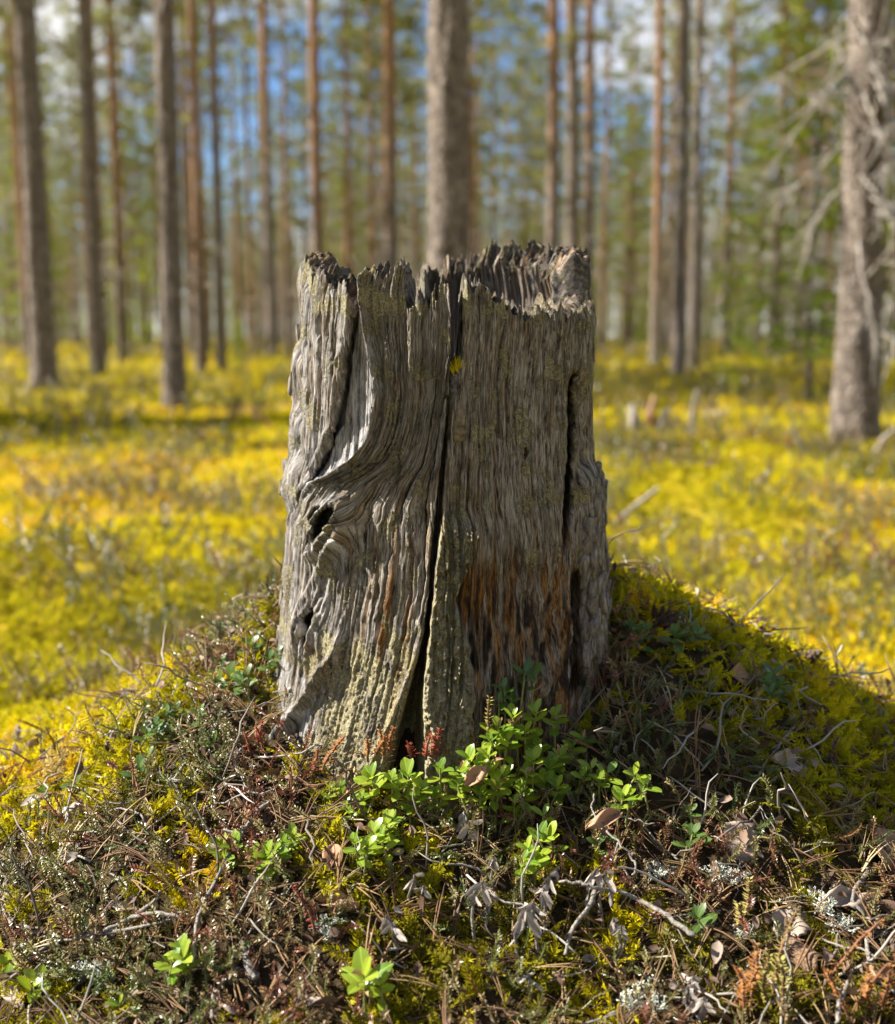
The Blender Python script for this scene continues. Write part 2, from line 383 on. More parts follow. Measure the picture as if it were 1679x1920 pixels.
# vertical splits of the left slab
for gx, ya, yb, dp, wd in ((597, 600, 900, .006, 3), (575, 520, 760, .005, 2.6), (622, 640, 860, .006, 2.6), (556, 560, 930, .012, 5), (610, 520, 640, .004, 3)):
    c = gx + 6 * perlin(Y / 60, Y * 0 + gx, 61) - 14 * sstep(780, 900, Y) * (gx > 590)
    D -= ff * dp * np.exp(-((X - c) / wd) ** 2) * sstep(ya - 30, ya + 20, Y) * (1 - sstep(yb - 30, yb + 20, Y))
# folds that sweep down the left foot
fold = ff * sstep(920, 1020, Y) * (1 - sstep(610, 700, X))
D += fold * (.0020 * perlin(G / 26, Y / 500, 51) + .0016 * np.abs(perlin(G / 13, Y / 320, 52)))
fr1 = curve([(1180, 636), (1230, 628), (1290, 592), (1350, 548), (1400, 520), (1500, 470)], Y)
D += ff * .011 * np.exp(-((X - fr1) / 11) ** 2) * sstep(1170, 1260, Y)
fr2 = curve([(950, 655), (1000, 645), (1060, 612), (1120, 585), (1200, 560), (1300, 520)], Y)
D += ff * .007 * np.exp(-((X - fr2) / 11) ** 2) * sstep(930, 980, Y) * (1 - sstep(1180, 1260, Y))
# knots
def hole(cx, cy, ax, ay, tilt, dp):
    u = (X - cx) * math.cos(tilt) + (Y - cy) * math.sin(tilt); v = -(X - cx) * math.sin(tilt) + (Y - cy) * math.cos(tilt)
    u = u + 3 * perlin(Y / 14, X / 14, 88)
    q = (u / ax) ** 2 + (v / ay) ** 2
    return ff * dp * (1 - sstep(.55, 1.15, q)), ff * np.exp(-((np.sqrt(q) - 1.6) / .55) ** 2)
h1, b1 = hole(619, 982, 8, 36, R(28), .034); h2, b2 = hole(588, 1176, 5.5, 38, R(14), .028); h3, b3 = hole(985, 850, 3, 11, 0, .008)
h4, b4 = hole(606, 968, 14, 22, R(20), .008)
D += .009 * k1 * ff + .006 * k3 * ff + .005 * b1 + .003 * b2 + .002 * b3 
E += h1 * 1.15 + h2 + h3 + h4
# main split
cg = ff * sstep(.0, 1., 1.25 - np.abs(X - crack) / cw) * sstep(560, 600, Y)
E += .055 * cg
D += ff * .004 * np.exp(-((np.abs(X - crack) - cw * 1.9) / 6) ** 2)
# raised lichen strip right of the split, rotten hollow beside it
le = curve([(940, 898), (1000, 893), (1060, 880), (1090, 865), (1120, 852), (1160, 862), (1220, 880), (1300, 888), (1400, 880)], Y) + 5 * perlin(Y / 26, Y * 0, 91)
strip = ff * sstep(950, 1010, Y) * sstep(0, 6, X - crack - cw) * (1 - sstep(-4, 5, X - le))
D += strip * (.009 + .004 * perlin(X / 13, Y / 16, 92) + .0032 * perlin(X / 5, Y / 6, 93))
D += ff * .0011 * sstep(1150, 1300, Y) * sstep(560, 640, X) * (X < 830) * (perlin(X / 5, Y / 6, 193) + .6 * perlin(X / 11, Y / 13, 195))
rot = ff * sstep(1000, 1130, Y + 45 * perlin(X / 30, X * 0, 94) + 80 * perlin(X / 11, X * 0 + 3, 194)) * sstep(0, 8, X - le) * (1 - sstep(1092, 1104, X))
D += rot * (-.005 + .0035 * perlin(X / 15, Y / 110, 95) + .0030 * perlin(X / 7, Y / 50, 96) + .0016 * perlin(X / 4, Y / 14, 97))
# right-hand splits, pale sliver, bark slab
c1 = curve([(700, 1076), (760, 1073), (900, 1072), (1000, 1062), (1100, 1055)], Y) + 3 * perlin(Y / 30, Y * 0, 98)
E += ff * .045 * np.exp(-((X - c1) / 6.0) ** 2) * sstep(690, 730, Y) * (1 - sstep(920, 1060, Y))
D -= ff * .012 * np.exp(-((X - 1096 - 3 * perlin(Y / 40, Y * 0, 99)) / 3) ** 2) * sstep(680, 720, Y) * (1 - sstep(840, 900, Y))
D += ff * .008 * np.exp(-((X - 1093) / 9) ** 2) * (1 - sstep(690, 725, Y))
slab = ff * sstep(860, 905, Y) * (1 - sstep(1215, 1245, Y + 8 * perlin(X / 8, X * 0, 102))) * sstep(1099, 1105, X + 5 * perlin(Y / 30, Y * 0, 103) + 12 * sstep(1080, 900, Y))
D += slab * .0045
E += ff * .030 * np.exp(-((X - 1091) / 7.5) ** 2) * sstep(1060, 1100, Y) * (1 - sstep(1290, 1330, Y))
# fine drying checks that follow the grain
for k in range(100):
    g0 = rng.uniform(-430, 430); ya = rng.uniform(540, 1250); ln = rng.uniform(60, 330); dp = rng.uniform(.002, .007); wd = rng.uniform(.9, 1.6)
    c = g0 + 4 * perlin(Y / 70, Y * 0 + k * 7.3, 120)
    D -= dp * np.exp(-((G - c) / wd) ** 2) * sstep(ya, ya + 25, Y) * (1 - sstep(ya + ln - 40, ya + ln, Y))
# loose chips on the surface
chip = perlin(G / 8, Y / 45, 140)
D += .0009 * sstep(.25, .4, chip) * (.4 + .6 * sstep(500, 900, Y))
nxv = np.sin(THo); nyv = -np.cos(THo)
PO = np.stack([x0 + nxv * D, y0 + nyv * D + E, Zo], -1)
# rim and inside wall
TK = .030 + .006 * perlin(arc / 60, arc * 0, 150)
rows = []
last = PO[-1]
for i in range(1, NR_ + 1):
    s = i / NR_
    q = last.copy(); q[:, 0] -= nxv[-1] * TK * s; q[:, 1] -= nyv[-1] * TK * s; q[:, 1] -= E[-1] * min(1, 2 * s)
    prof = np.sin(s * math.pi) * .003
    q[:, 2] = ZR + prof + .005 * perlin(arc / 8, arc * 0 + s * 3.5, 151) + .005 * perlin(arc / 3.2, arc * 0 + s * 6, 152) - .006 * abs(math.sin(s * 9)) * (.5 + .5 * perlin(arc / 14, arc * 0 + s * 2, 153)) - .010 * max(0, s - .6) / .4
    rows.append(q)
inz = np.linspace(0, 1, NI + 1)[1:]
q0 = rows[-1]
for v in inz:
    q = q0.copy(); q[:, 2] = q0[:, 2] - (q0[:, 2] - .36) * v ** 1.3
    Yi = (1 - v) * 400
    dd = .002 * perlin(arc / 16, arc * 0 + Yi / 500, 160) + .0016 * perlin(arc / 6, arc * 0 + Yi / 300, 161) + .0012 * perlin(arc / 3.2, arc * 0 + Yi / 200, 162)
    q[:, 0] -= nxv[-1] * (dd - .006 * sstep(0, .2, v)); q[:, 1] -= nyv[-1] * (dd - .006 * sstep(0, .2, v))
    rows.append(q)
c = rows[-1].mean(0); c[2] = .36
for s in (.66, .33, .03):
    q = rows[-1] * 1.0; q = c + (rows[NR_ + NI - 1] - c) * s; q[:, 2] = .36 + .008 * perlin(arc / 40, arc * 0 + s * 9, 170); rows.append(q)
P = np.concatenate([PO, np.stack(rows)], 0)
nr = len(P)
ids = np.arange(nr * nc).reshape(nr, nc); nxt = np.roll(ids, -1, 1)
Fs = np.stack([ids[:-1], nxt[:-1], nxt[1:], ids[1:]], -1).reshape(-1, 4)
def m_wood():
    m, t = mat('weathered_stump_wood')
    gx = attr(t, 'grain_u'); gy = attr(t, 'grain_v'); orr = attr(t, 'rust'); li = attr(t, 'lichen'); ch = attr(t, 'char')
    cv = N(t, 'CombineXYZ'); t.links.new(gx, cv.inputs[0]); t.links.new(gy, cv.inputs[1]); g = cv.outputs[0]
    p = geopos(t)
    f1 = noise(t, mapping(t, g, (.22, .012, 1)), 1, 6, .62); f2 = noise(t, mapping(t, g, (.07, .006, 1), (3, 7, 0)), 1, 4, .6)
    f3 = noise(t, mapping(t, g, (.55, .035, 1), (9, 1, 0)), 1, 5, .75)
    s = mathn(t, 'ADD', mathn(t, 'MULTIPLY', f1, .42), mathn(t, 'MULTIPLY', f3, .58))
    wood = ramp(t, [(.40, (.03, .024, .018)), (.455, (.14, .115, .09)), (.51, (.33, .285, .235)), (.57, (.49, .445, .39)), (.64, (.62, .58, .53))], s)
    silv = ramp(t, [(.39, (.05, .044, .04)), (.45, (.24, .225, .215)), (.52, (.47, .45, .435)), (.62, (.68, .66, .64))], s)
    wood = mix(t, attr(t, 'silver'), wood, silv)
    warm = ramp(t, [(.40, (.045, .026, .012)), (.5, (.24, .165, .09)), (.58, (.40, .30, .18)), (.66, (.50, .41, .28))], s)
    c = mix(t, ramp(t, [(.5, (0, 0, 0)), (.66, (.8, .8, .8))], f2), wood, warm)
    c = mix(t, ramp(t, [(.38, (.75, .75, .75)), (.52, (0, 0, 0))], noise(t, mapping(t, g, (.03, .011, 1), (31, 5, 0)), 1, 5, .65)), c, mix(t, .55, c, (.05, .04, .03)))
    rust = ramp(t, [(.40, (.02, .009, .005)), (.46, (.12, .045, .012)), (.54, (.33, .15, .03)), (.63, (.48, .31, .13))], s)
    ro = mathn(t, 'MULTIPLY', orr, ramp(t, [(.40, (.12, .12, .12)), (.56, (1, 1, 1))], f2), True)
    c = mix(t, ro, c, rust)
    c = mix(t, ch, c, ramp(t, [(.4, (.008, .006, .005)), (.65, (.05, .035, .025))], f3))
    l1 = noise(t, p, 420, 6, .7); l2 = noise(t, p, 55, 5, .65)
    lm = mathn(t, 'ADD', mathn(t, 'MULTIPLY', l1, .6), mathn(t, 'MULTIPLY', l2, .5))
    lm = mathn(t, 'ADD', lm, mathn(t, 'MULTIPLY', li, .30))
    lf = ramp(t, [(.60, (0, 0, 0)), (.68, (1, 1, 1))], lm)
    lc = ramp(t, [(.35, (.20, .165, .065)), (.5, (.42, .36, .165)), (.68, (.64, .58, .40))], noise(t, p, 700, 3))
    c = mix(t, mathn(t, 'MULTIPLY', lf, .7), c, lc)
    b = mathn(t, 'ADD', mathn(t, 'MULTIPLY', s, 1.0), mathn(t, 'MULTIPLY', mathn(t, 'MULTIPLY', lf, l1), .6))
    finish(t, c, .82, .22, b, 1.0, .006); return m
M_wood = m_wood()
stump = empty('tree_stump', (0, SCY, .25))
tag(stump, 'tall weathered grey tree stump, hollow and split, on the mossy mound', 'tree stump')
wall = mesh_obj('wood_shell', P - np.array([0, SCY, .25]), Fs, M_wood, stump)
def fattr(o, name, arr):
    a = o.data.attributes.new(name, 'FLOAT', 'POINT'); a.data.foreach_set('value', np.asarray(arr, np.float32).ravel())
pad = nr - NO
def ext(a, fill=None):
    tail = np.repeat(a[-1:], pad, 0) if fill is None else fill
    return np.concatenate([a, tail], 0)
gv = np.repeat((np.arange(pad) * 9.0)[:, None], nc, 1)
zz = np.repeat((P[NO:, :, 2] * 1000)[:, :], 1, 0)
fattr(wall, 'grain_u', ext(G)); fattr(wall, 'grain_v', np.concatenate([Y, -zz], 0))
gz = lambda cx, cy, rx, ry: np.exp(-(((X - cx) / rx) ** 2 + ((Y - cy) / ry) ** 2))
streak = sstep(-.05, .35, perlin(G / 15, Y / 240, 201))
rust = ff * np.clip(1.0 * rot * (.75 + .7 * perlin(X / 20, Y / 120, 224)) + .85 * streak * (gz(705, 1090, 75, 150) + gz(690, 1230, 80, 70)) + .9 * gz(748, 722, 6, 14) + .8 * gz(880, 1090, 35, 90) + .9 * np.exp(-((X - c1) / 12) ** 2) * sstep(940, 1020, Y) + .7 * gz(760, 1330, 40, 70) + .7 * gz(850, 1370, 30, 50) + .5 * cg, 0, 1)
rin = .55 * np.ones((pad, nc)) * (.5 + .5 * perlin(arc / 25, arc * 0 + 2, 202))[None, :]; rin[:NR_] = .4
fattr(wall, 'rust', np.concatenate([rust, rin], 0))
lich = ff * np.clip(.6 * strip + .22 * sstep(640, 520, Y) + .62 * sstep(1120, 1330, Y) * sstep(540, 640, X) * (X < 860) + .15 * gz(1080, 640, 30, 90) + .12 * gz(950, 760, 90, 200) + .42 * sstep(.0, .4, perlin(X / 40, Y / 60, 210)) + .25 * gz(720, 560, 40, 90) - .5 * rot - .9 * hol - .1, -.5, 1)
lin = -.4 * np.ones((pad, nc)); lin[:NR_ + 3] = .15
silver = ff * np.clip(sstep(700, 630, X + 60 * sstep(1100, 1300, Y)) * (.55 + .5 * perlin(G / 30, Y / 150, 230)) + .9 * hol + .8 * lip + .4 * strip + .5 * gz(985, 850, 14, 40), 0, 1)  # silver-grey wood, also painted lighter where sun falls: left side, hollow, lip
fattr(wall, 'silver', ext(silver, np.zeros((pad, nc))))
fattr(wall, 'lichen', np.concatenate([lich, lin], 0))
char = ff * np.clip(rot * sstep(-.02, .30, .7 * perlin(X / 9, Y / 70, 220) + .5 * perlin(X / 30, Y / 60, 223)) * sstep(1040, 1150, Y) + .8 * gz(555, 640, 12, 90) * 0 , 0, .92)
cin = np.zeros((pad, nc)); cin[:NR_ + 20] = (.9 * sstep(-.25, .2, perlin(arc / 30, arc * 0 + 4, 221)))[None, :] * np.linspace(1, 0, NR_ + 20)[:, None]
fattr(wall, 'char', np.concatenate([char, cin], 0))

def stump_pt(Xp, Yp):
    """nearest built point of the outer face for a place seen at (Xp, Yp)"""
    m = (THo > R(100)) | (THo < -R(112))
    k = np.argmin((X - Xp) ** 2 + (Y - Yp) ** 2 + m * 1e9); i, j = np.unravel_index(k, X.shape)
    return Vector(PO[i, j]), Vector((math.sin(TH[j]), -math.cos(TH[j]), 0))

# bark plates still clinging to the lower right of the stump
def m_plate():
    m, t = mat('old_bark_plate'); p = geopos(t); n = noise(t, mapping(t, p, (1, 1, .35)), 260, 5, .65)
    finish(t, ramp(t, [(.3, (.06, .048, .038)), (.5, (.17, .145, .12)), (.7, (.34, .30, .26))], n), .9, .15, n, .8, .003); return m
M_plate = m_plate()
def plate_mesh(seed):
    r = random.Random(seed); n = 7
    ring = []
    for k in range(n):
        a = 2 * math.pi * k / n + r.uniform(-.2, .2); q = r.uniform(.75, 1.05)
        ring.append((math.cos(a) * .5 * q, math.sin(a) * .5 * q))
    v = [(x, -.55, y) for x, y in ring] + [(x * 1.0, .35, y * 1.0) for x, y in ring] + [(x * .72 + r.uniform(-.04, .04), .5 + r.uniform(0, .2), y * .76) for x, y in ring]
    f = [(k, (k + 1) % n, n + (k + 1) % n, n + k) for k in range(n)] + [(n + k, n + (k + 1) % n, 2 * n + (k + 1) % n, 2 * n + k) for k in range(n)] + [tuple(range(2 * n, 3 * n))]
    return mesh_obj('bark_plate', v, f, M_plate, None, False, False).data
plates = [plate_mesh(k) for k in range(6)]
def add_plate(Xp, Yp, wpx, hpx, tk=.006):
    p, n = stump_pt(Xp, Yp)
    o = bpy.data.objects.new('bark_plate', random.choice(plates)); COL.objects.link(o); o.parent = stump
    q = n.to_track_quat('Y', 'Z'); s = .00040
    o.matrix_local = Matrix.Translation(p - Vector((0, SCY, .25))) @ q.to_matrix().to_4x4() @ Matrix.Rotation(random.uniform(-.25, .25), 4, 'Y') @ Matrix.Rotation(random.uniform(-.2, .2), 4, 'X') @ Matrix.Diagonal((wpx * s, tk, hpx * s, 1))
for row, yy in enumerate(range(885, 1236, 17)):
    x0p = 1110 - 10 * sstep(900, 1000, yy) + (6 if row % 2 else 0)
    for xp in np.arange(x0p, 1136 + .01 * (yy - 900), 13):
        add_plate(xp + random.uniform(-2, 2), yy + random.uniform(-5, 5), random.uniform(16, 28) * (1.0 if xp < 1120 else 1.8), random.uniform(36, 75), random.uniform(.0030, .0048))
for xp, yp, wp, hp in ((1128, 870, 16, 18), (548, 640, 22, 70), (545, 720, 24, 60), (544, 800, 22, 60), (533, 880, 28, 50), (530, 915, 30, 40), (534, 1120, 20, 60), (526, 1190, 18, 60)):
    add_plate(xp, yp, wp, hp, .004)

# splinters along the torn rim
def splinter(pts, wpx, tk=.004):
    mb = MB(); P3 = []
    for Xp, Yp, yd in pts: P3.append(Vector(unproj(Xp, Yp, yd)) - Vector((0, SCY, .25)))
    n = len(P3); mb.tube(P3, [wpx * .00038 * (.55 if i == n - 1 else 1) * random.uniform(.85, 1.1) for i in range(n)], 7, 0, True, .22)
    o = mb.build('splinter', M_wood, stump, False)
    k = len(o.data.vertices); co = np.array([v.co for v in o.data.vertices])
    fattr(o, 'grain_u', co[:, 0] * 2500 + co[:, 1] * 2500); fattr(o, 'grain_v', co[:, 2] * 2500)
    for a, v in (('rust', .15), ('lichen', .3), ('char', 0), ('silver', .4)): fattr(o, a, np.full(k, v))
for pts, wpx in (([(876, 600, .842), (876, 560, .842), (876, 521, .843)], 9), ([(905, 590, .843), (905, 560, .843), (903, 534, .844)], 7),
                 ([(826, 600, .845), (828, 565, .846), (830, 533, .848)], 13), ([(1096, 690, .892), (1094, 630, .892), (1092, 580, .894)], 8),
                 ([(1110, 680, .91), (1110, 620, .91), (1108, 572, .912)], 7), ([(1042, 620, .866), (1042, 600, .866), (1040, 580, .868)], 6),
                 ([(1008, 610, .858), (1007, 590, .858), (1006, 573, .86)], 9), ([(622, 600, .875), (620, 565, .875), (622, 533, .878)], 12),
                 ([(568, 560, .93), (567, 530, .93), (566, 492, .935)], 7), ([(686, 580, .853), (684, 540, .853), (688, 502, .856)], 6),
                 ([(960, 600, 1.03), (958, 550, 1.03), (960, 476, 1.04)], 9), ([(1002, 600, 1.02), (1004, 540, 1.02), (1004, 474, 1.03)], 11), ([(920, 600, 1.03), (918, 540, 1.03), (916, 474, 1.04)], 10),
                 ([(800, 600, 1.03), (796, 560, 1.03), (795, 505, 1.03)], 14), ([(1078, 600, 1.0), (1080, 540, 1.0), (1080, 484, 1.0)], 12)):
    splinter(pts, wpx)

# ------------------------------------------------------------------ where a line of sight meets mound or stump
def hit(Xp, Yp, lift=0.0):
    d = ray(Xp, Yp); ts = np.linspace(.45, 6, 3000) if Yp > 900 else np.concatenate([np.linspace(.45, 6, 2500), np.geomspace(6, 150, 4000)])
    pts = CAM[None, :] + d[None, :] * ts[:, None]
    g = pts[:, 2] < height(pts[:, 0], pts[:, 1])
    c, h = s_edges(pts[:, 2]); hd = s_depth(pts[:, 2])
    s = (((pts[:, 0] - c) / h) ** 2 + ((pts[:, 1] - SCY) / hd) ** 2 < 1.0) & (pts[:, 2] < .57)
    k = np.argmax(g | s)
    p = pts[k] - d / np.linalg.norm(d) * lift
    return Vector(p)
def gpt(x, y, up=0.0): return Vector((x, y, float(height(x, y)) + up))

# ------------------------------------------------------------------ scattered ground cover (moss, needles, crowberry)
def protos(name, objs):
    c = bpy.data.collections.new(name)
    for i, o in enumerate(objs):
        o.name = '%s_%02d' % (name, i); c.objects.link(o)
    return c
def scatter(name, coll, pts, rot, scl, ind, tint, label, cat):
    me = bpy.data.meshes.new(name); n = len(pts)
    me.vertices.add(n); me.vertices.foreach_set('co', np.asarray(pts, np.float32).ravel())
    for an, ty, key, arr in (('rot', 'FLOAT_VECTOR', 'vector', rot), ('scl', 'FLOAT', 'value', scl), ('ind', 'INT', 'value', ind), ('tint', 'FLOAT', 'value', tint)):
        a = me.attributes.new(an, ty, 'POINT'); a.data.foreach_set(key, np.asarray(arr, np.int32 if ty == 'INT' else np.float32).ravel())
    o = bpy.data.objects.new(name, me); COL.objects.link(o)
    g = bpy.data.node_groups.new(name + '_nodes', 'GeometryNodeTree')
    g.interface.new_socket('Geometry', in_out='INPUT', socket_type='NodeSocketGeometry'); g.interface.new_socket('Geometry', in_out='OUTPUT', socket_type='NodeSocketGeometry')
    gi = g.nodes.new('NodeGroupInput'); go = g.nodes.new('NodeGroupOutput')
    ci = g.nodes.new('GeometryNodeCollectionInfo'); ci.inputs['Collection'].default_value = coll
    ci.inputs['Separate Children'].default_value = True; ci.inputs['Reset Children'].default_value = True
    ip = g.nodes.new('GeometryNodeInstanceOnPoints'); ip.inputs['Pick Instance'].default_value = True
    def na(nm, ty):
        x = g.nodes.new('GeometryNodeInputNamedAttribute'); x.data_type = ty; x.inputs['Name'].default_value = nm; return x.outputs['Attribute']
    er = g.nodes.new('FunctionNodeEulerToRotation')
    K = g.links.new
    K(gi.outputs[0], ip.inputs['Points']); K(ci.outputs[0], ip.inputs['Instance']); K(na('ind', 'INT'), ip.inputs['Instance Index'])
    K(na('rot', 'FLOAT_VECTOR'), er.inputs[0]); K(er.outputs[0], ip.inputs['Rotation']); K(na('scl', 'FLOAT'), ip.inputs['Scale'])
    K(ip.outputs[0], go.inputs[0])
    md = o.modifiers.new('scatter', 'NODES'); md.node_group = g
    tag(o, label, cat, kind='stuff'); return o

def p_feather(seed):
    r = random.Random(seed); mb = MB(); ln = .03; lean = r.uniform(.3, .9)
    P_ = [Vector((0, lean * ln * (s ** 1.6), ln * s * (1 - .25 * s))) for s in (0, .2, .4, .6, .8, 1)]
    mb.tube(P_, [.0005] * 5 + [.0002], 3, 0, False)
    for i in range(11):
        s = .12 + .85 * i / 11; k = min(int(s * 5), 4); f = s * 5 - k; p = P_[k].lerp(P_[k + 1], f); ax = (P_[k + 1] - P_[k]).normalized()
        for sg in (-1, 1):
            d = ax * r.uniform(.5, .9) + Vector((sg, 0, 0)) * r.uniform(.7, 1.1) + Vector((0, 0, r.uniform(-.3, .25)))
            mb.blade(p, d, (0, -1, .6), ln * .34 * (1.15 - s * .75) * r.uniform(.8, 1.2), .0021, r.uniform(-.35, .1))
    mb.blade(P_[-1] - Vector((0, 0, .002)), P_[-1] - P_[-2], (0, -1, 1), .007, .0018)
    return mb.build('moss_shoot', M_moss, None, False, False)
def p_star(seed):
    r = random.Random(seed); mb = MB()
    for i in range(20):
        a = i * 2.399; e = .25 + 1.0 * (i / 20); d = Vector((math.cos(a) * math.cos(e), math.sin(a) * math.cos(e), math.sin(e)))
        mb.blade((0, 0, .004 + .008 * i / 20), d, (0, 0, 1), .0125 * r.uniform(.7, 1.1), .0017, r.uniform(-.35, .05), 0, 2)
    return mb.build('moss_star', M_moss, None, False, False)
def p_crow(seed):
    r = random.Random(seed); mb = MB(); p = Vector((0, 0, 0)); d = Vector((r.uniform(-.4, .4), r.uniform(-.4, .4), 1)).normalized(); P_ = [p.copy()]
    for i in range(7):
        d = (d + Vector((r.uniform(-.35, .35), r.uniform(-.35, .35), r.uniform(-.15, .25)))).normalized(); p = p + d * .0075; P_.append(p.copy())
    mb.tube(P_, [.0007] * 7 + [.0004], 4, 0, False)
    for i in range(46):
        s = .15 + .85 * i / 46; k = min(int(s * 7), 6); q = P_[k].lerp(P_[k + 1], s * 7 - k); ax = (P_[k + 1] - P_[k]).normalized(); a = i * 2.2
        o1 = ax.orthogonal().normalized(); o2 = ax.cross(o1); out = o1 * math.cos(a) + o2 * math.sin(a)
        mb.blade(q, out + ax * r.uniform(.2, .7), ax, .0048 * r.uniform(.7, 1.15), .0017, .1)
    return mb.build('crowberry_shoot', M_crow, None, False, False)
def p_needle(seed):
    r = random.Random(seed); mb = MB()
    for sg in (-1, 1):
        ln = r.uniform(.034, .05); b = r.uniform(-.15, .2); o = sg * r.uniform(.03, .16)
        P_ = [Vector((ln * s, o * ln * s + b * ln * s * s, ln * .06 * math.sin(s * 3))) for s in (0, .35, .7, 1)]
        mb.tube(P_, [.0006, .00065, .0006, .00015], 3, 0, False)
    return mb.build('needle_pair', M_needle, None, True, False)
def p_twiglet(seed):
    r = random.Random(seed); mb = MB(); p = Vector((0, 0, 0)); d = Vector((1, 0, .1)); P_ = [p.copy()]
    for i in range(6):
        d = (d + Vector((r.uniform(-.4, .4), r.uniform(-.5, .5), r.uniform(-.3, .3)))).normalized(); p = p + d * .011; P_.append(p.copy())
    mb.tube(P_, [.0009, .0009, .0008, .0008, .0007, .0006, .0003], 5, 0, True, .2)
    return mb.build('twiglet', M_twiglet, None, True, False)
def leaf_grid(ln, wd, fold, curl, n=6, m=4, shape=0, wav=0, r=random):
    v = []; f = []
    for i in range(n + 1):
        s = i / n
        if shape == 0: hw = wd * .5 * (math.sin(math.pi * min(1, s * .93 + .03) ** 1.15) ** .62)
        else: hw = wd * .5 * (math.sin(math.pi * min(1, s * .97 + .02)) ** .8) * (1 + .12 * math.sin(s * 23))
        if i == n: hw *= .25
        for j in range(m + 1):
            u = j / m * 2 - 1; z = fold * abs(u) * hw - curl * s * s * ln - .25 * curl * u * u * hw * 2 + (wav * ln * math.sin(s * 7 + u * 3) if wav else 0)
            v.append((u * hw, s * ln, z))
    for i in range(n):
        for j in range(m): a = i * (m + 1) + j; f.append((a, a + 1, a + m + 2, a + m + 1))
    return v, f
def p_flake(seed):
    r = random.Random(seed); v, f = leaf_grid(r.uniform(.007, .014), r.uniform(.004, .008), .5, r.uniform(-.5, .6), 4, 2, 0, r.uniform(0, .08))
    return mesh_obj('flake', v, f, M_flake, None, True, False)
C_moss = protos('moss_shoot', [p_feather(k) for k in range(5)] + [p_star(50 + k) for k in range(3)])
C_crow = protos('crowberry_shoot', [p_crow(k) for k in range(5)])
C_ned = protos('needle_pair', [p_needle(k) for k in range(5)])
C_twi = protos('twiglet', [p_twiglet(k) for k in range(6)])
C_fla = protos('flake', [p_flake(k) for k in range(6)])

def in_stump(x, y): return ((x / .125) ** 2 + ((y - SCY) / .125) ** 2) < 1.0
def normals(x, y):
    e = .01; gx = (height(x + e, y, False) - height(x - e, y, False)) / (2 * e); gy = (height(x, y + e, False) - height(x, y - e, False)) / (2 * e); return gx, gy
def upright(x, y, n, tilt=.35, follow=.7):
    gx, gy = normals(x, y)
    # euler XYZ with Z twist inside: approximate lean with the slope, twist about z applied last
    tw = rng.uniform(0, 2 * math.pi, n)
    lx = -gx * follow + rng.normal(0, tilt, n); ly = -gy * follow + rng.normal(0, tilt, n)
    ca, sa = np.cos(tw), np.sin(tw)
    # lean in the twisted frame
    ux = lx * ca + ly * sa; uy = -lx * sa + ly * ca
    return np.stack([-np.arctan(uy), np.arctan(ux), tw], -1)
def lying(x, y, n, tilt=.3):
    gx, gy = normals(x, y); tw = rng.uniform(0, 2 * math.pi, n); ca, sa = np.cos(tw), np.sin(tw)
    slope = gx * ca + gy * sa
    return np.stack([rng.normal(0, .6, n), -np.arctan(slope) + rng.normal(0, tilt, n), tw], -1)
def zones(x, y):
    a = fbm(x / .11, y / .11, 301, 3); b = fbm(x / .05, y / .05, 302, 2)
    flank = np.clip(sstep(.16, .34, np.abs(x)) * sstep(.72, .95, y) + sstep(.09, .2, x) * sstep(.80, .95, y) + sstep(1.05, 1.2, y), 0, 1)     # mossy flanks
    rightf = sstep(.06, .2, x) * sstep(.95, .7, y)
    cover = .5 + .55 * a + .25 * b + .55 * flank + .12 * rightf - .12 * (1 - flank) - .32 * sstep(.10, .16, x) * sstep(.40, .30, x) * sstep(.72, .78, y) * sstep(1.0, .9, y) - .06 * sstep(.0, -.15, x) * (1 - flank)
    return a, b, flank, rightf, cover

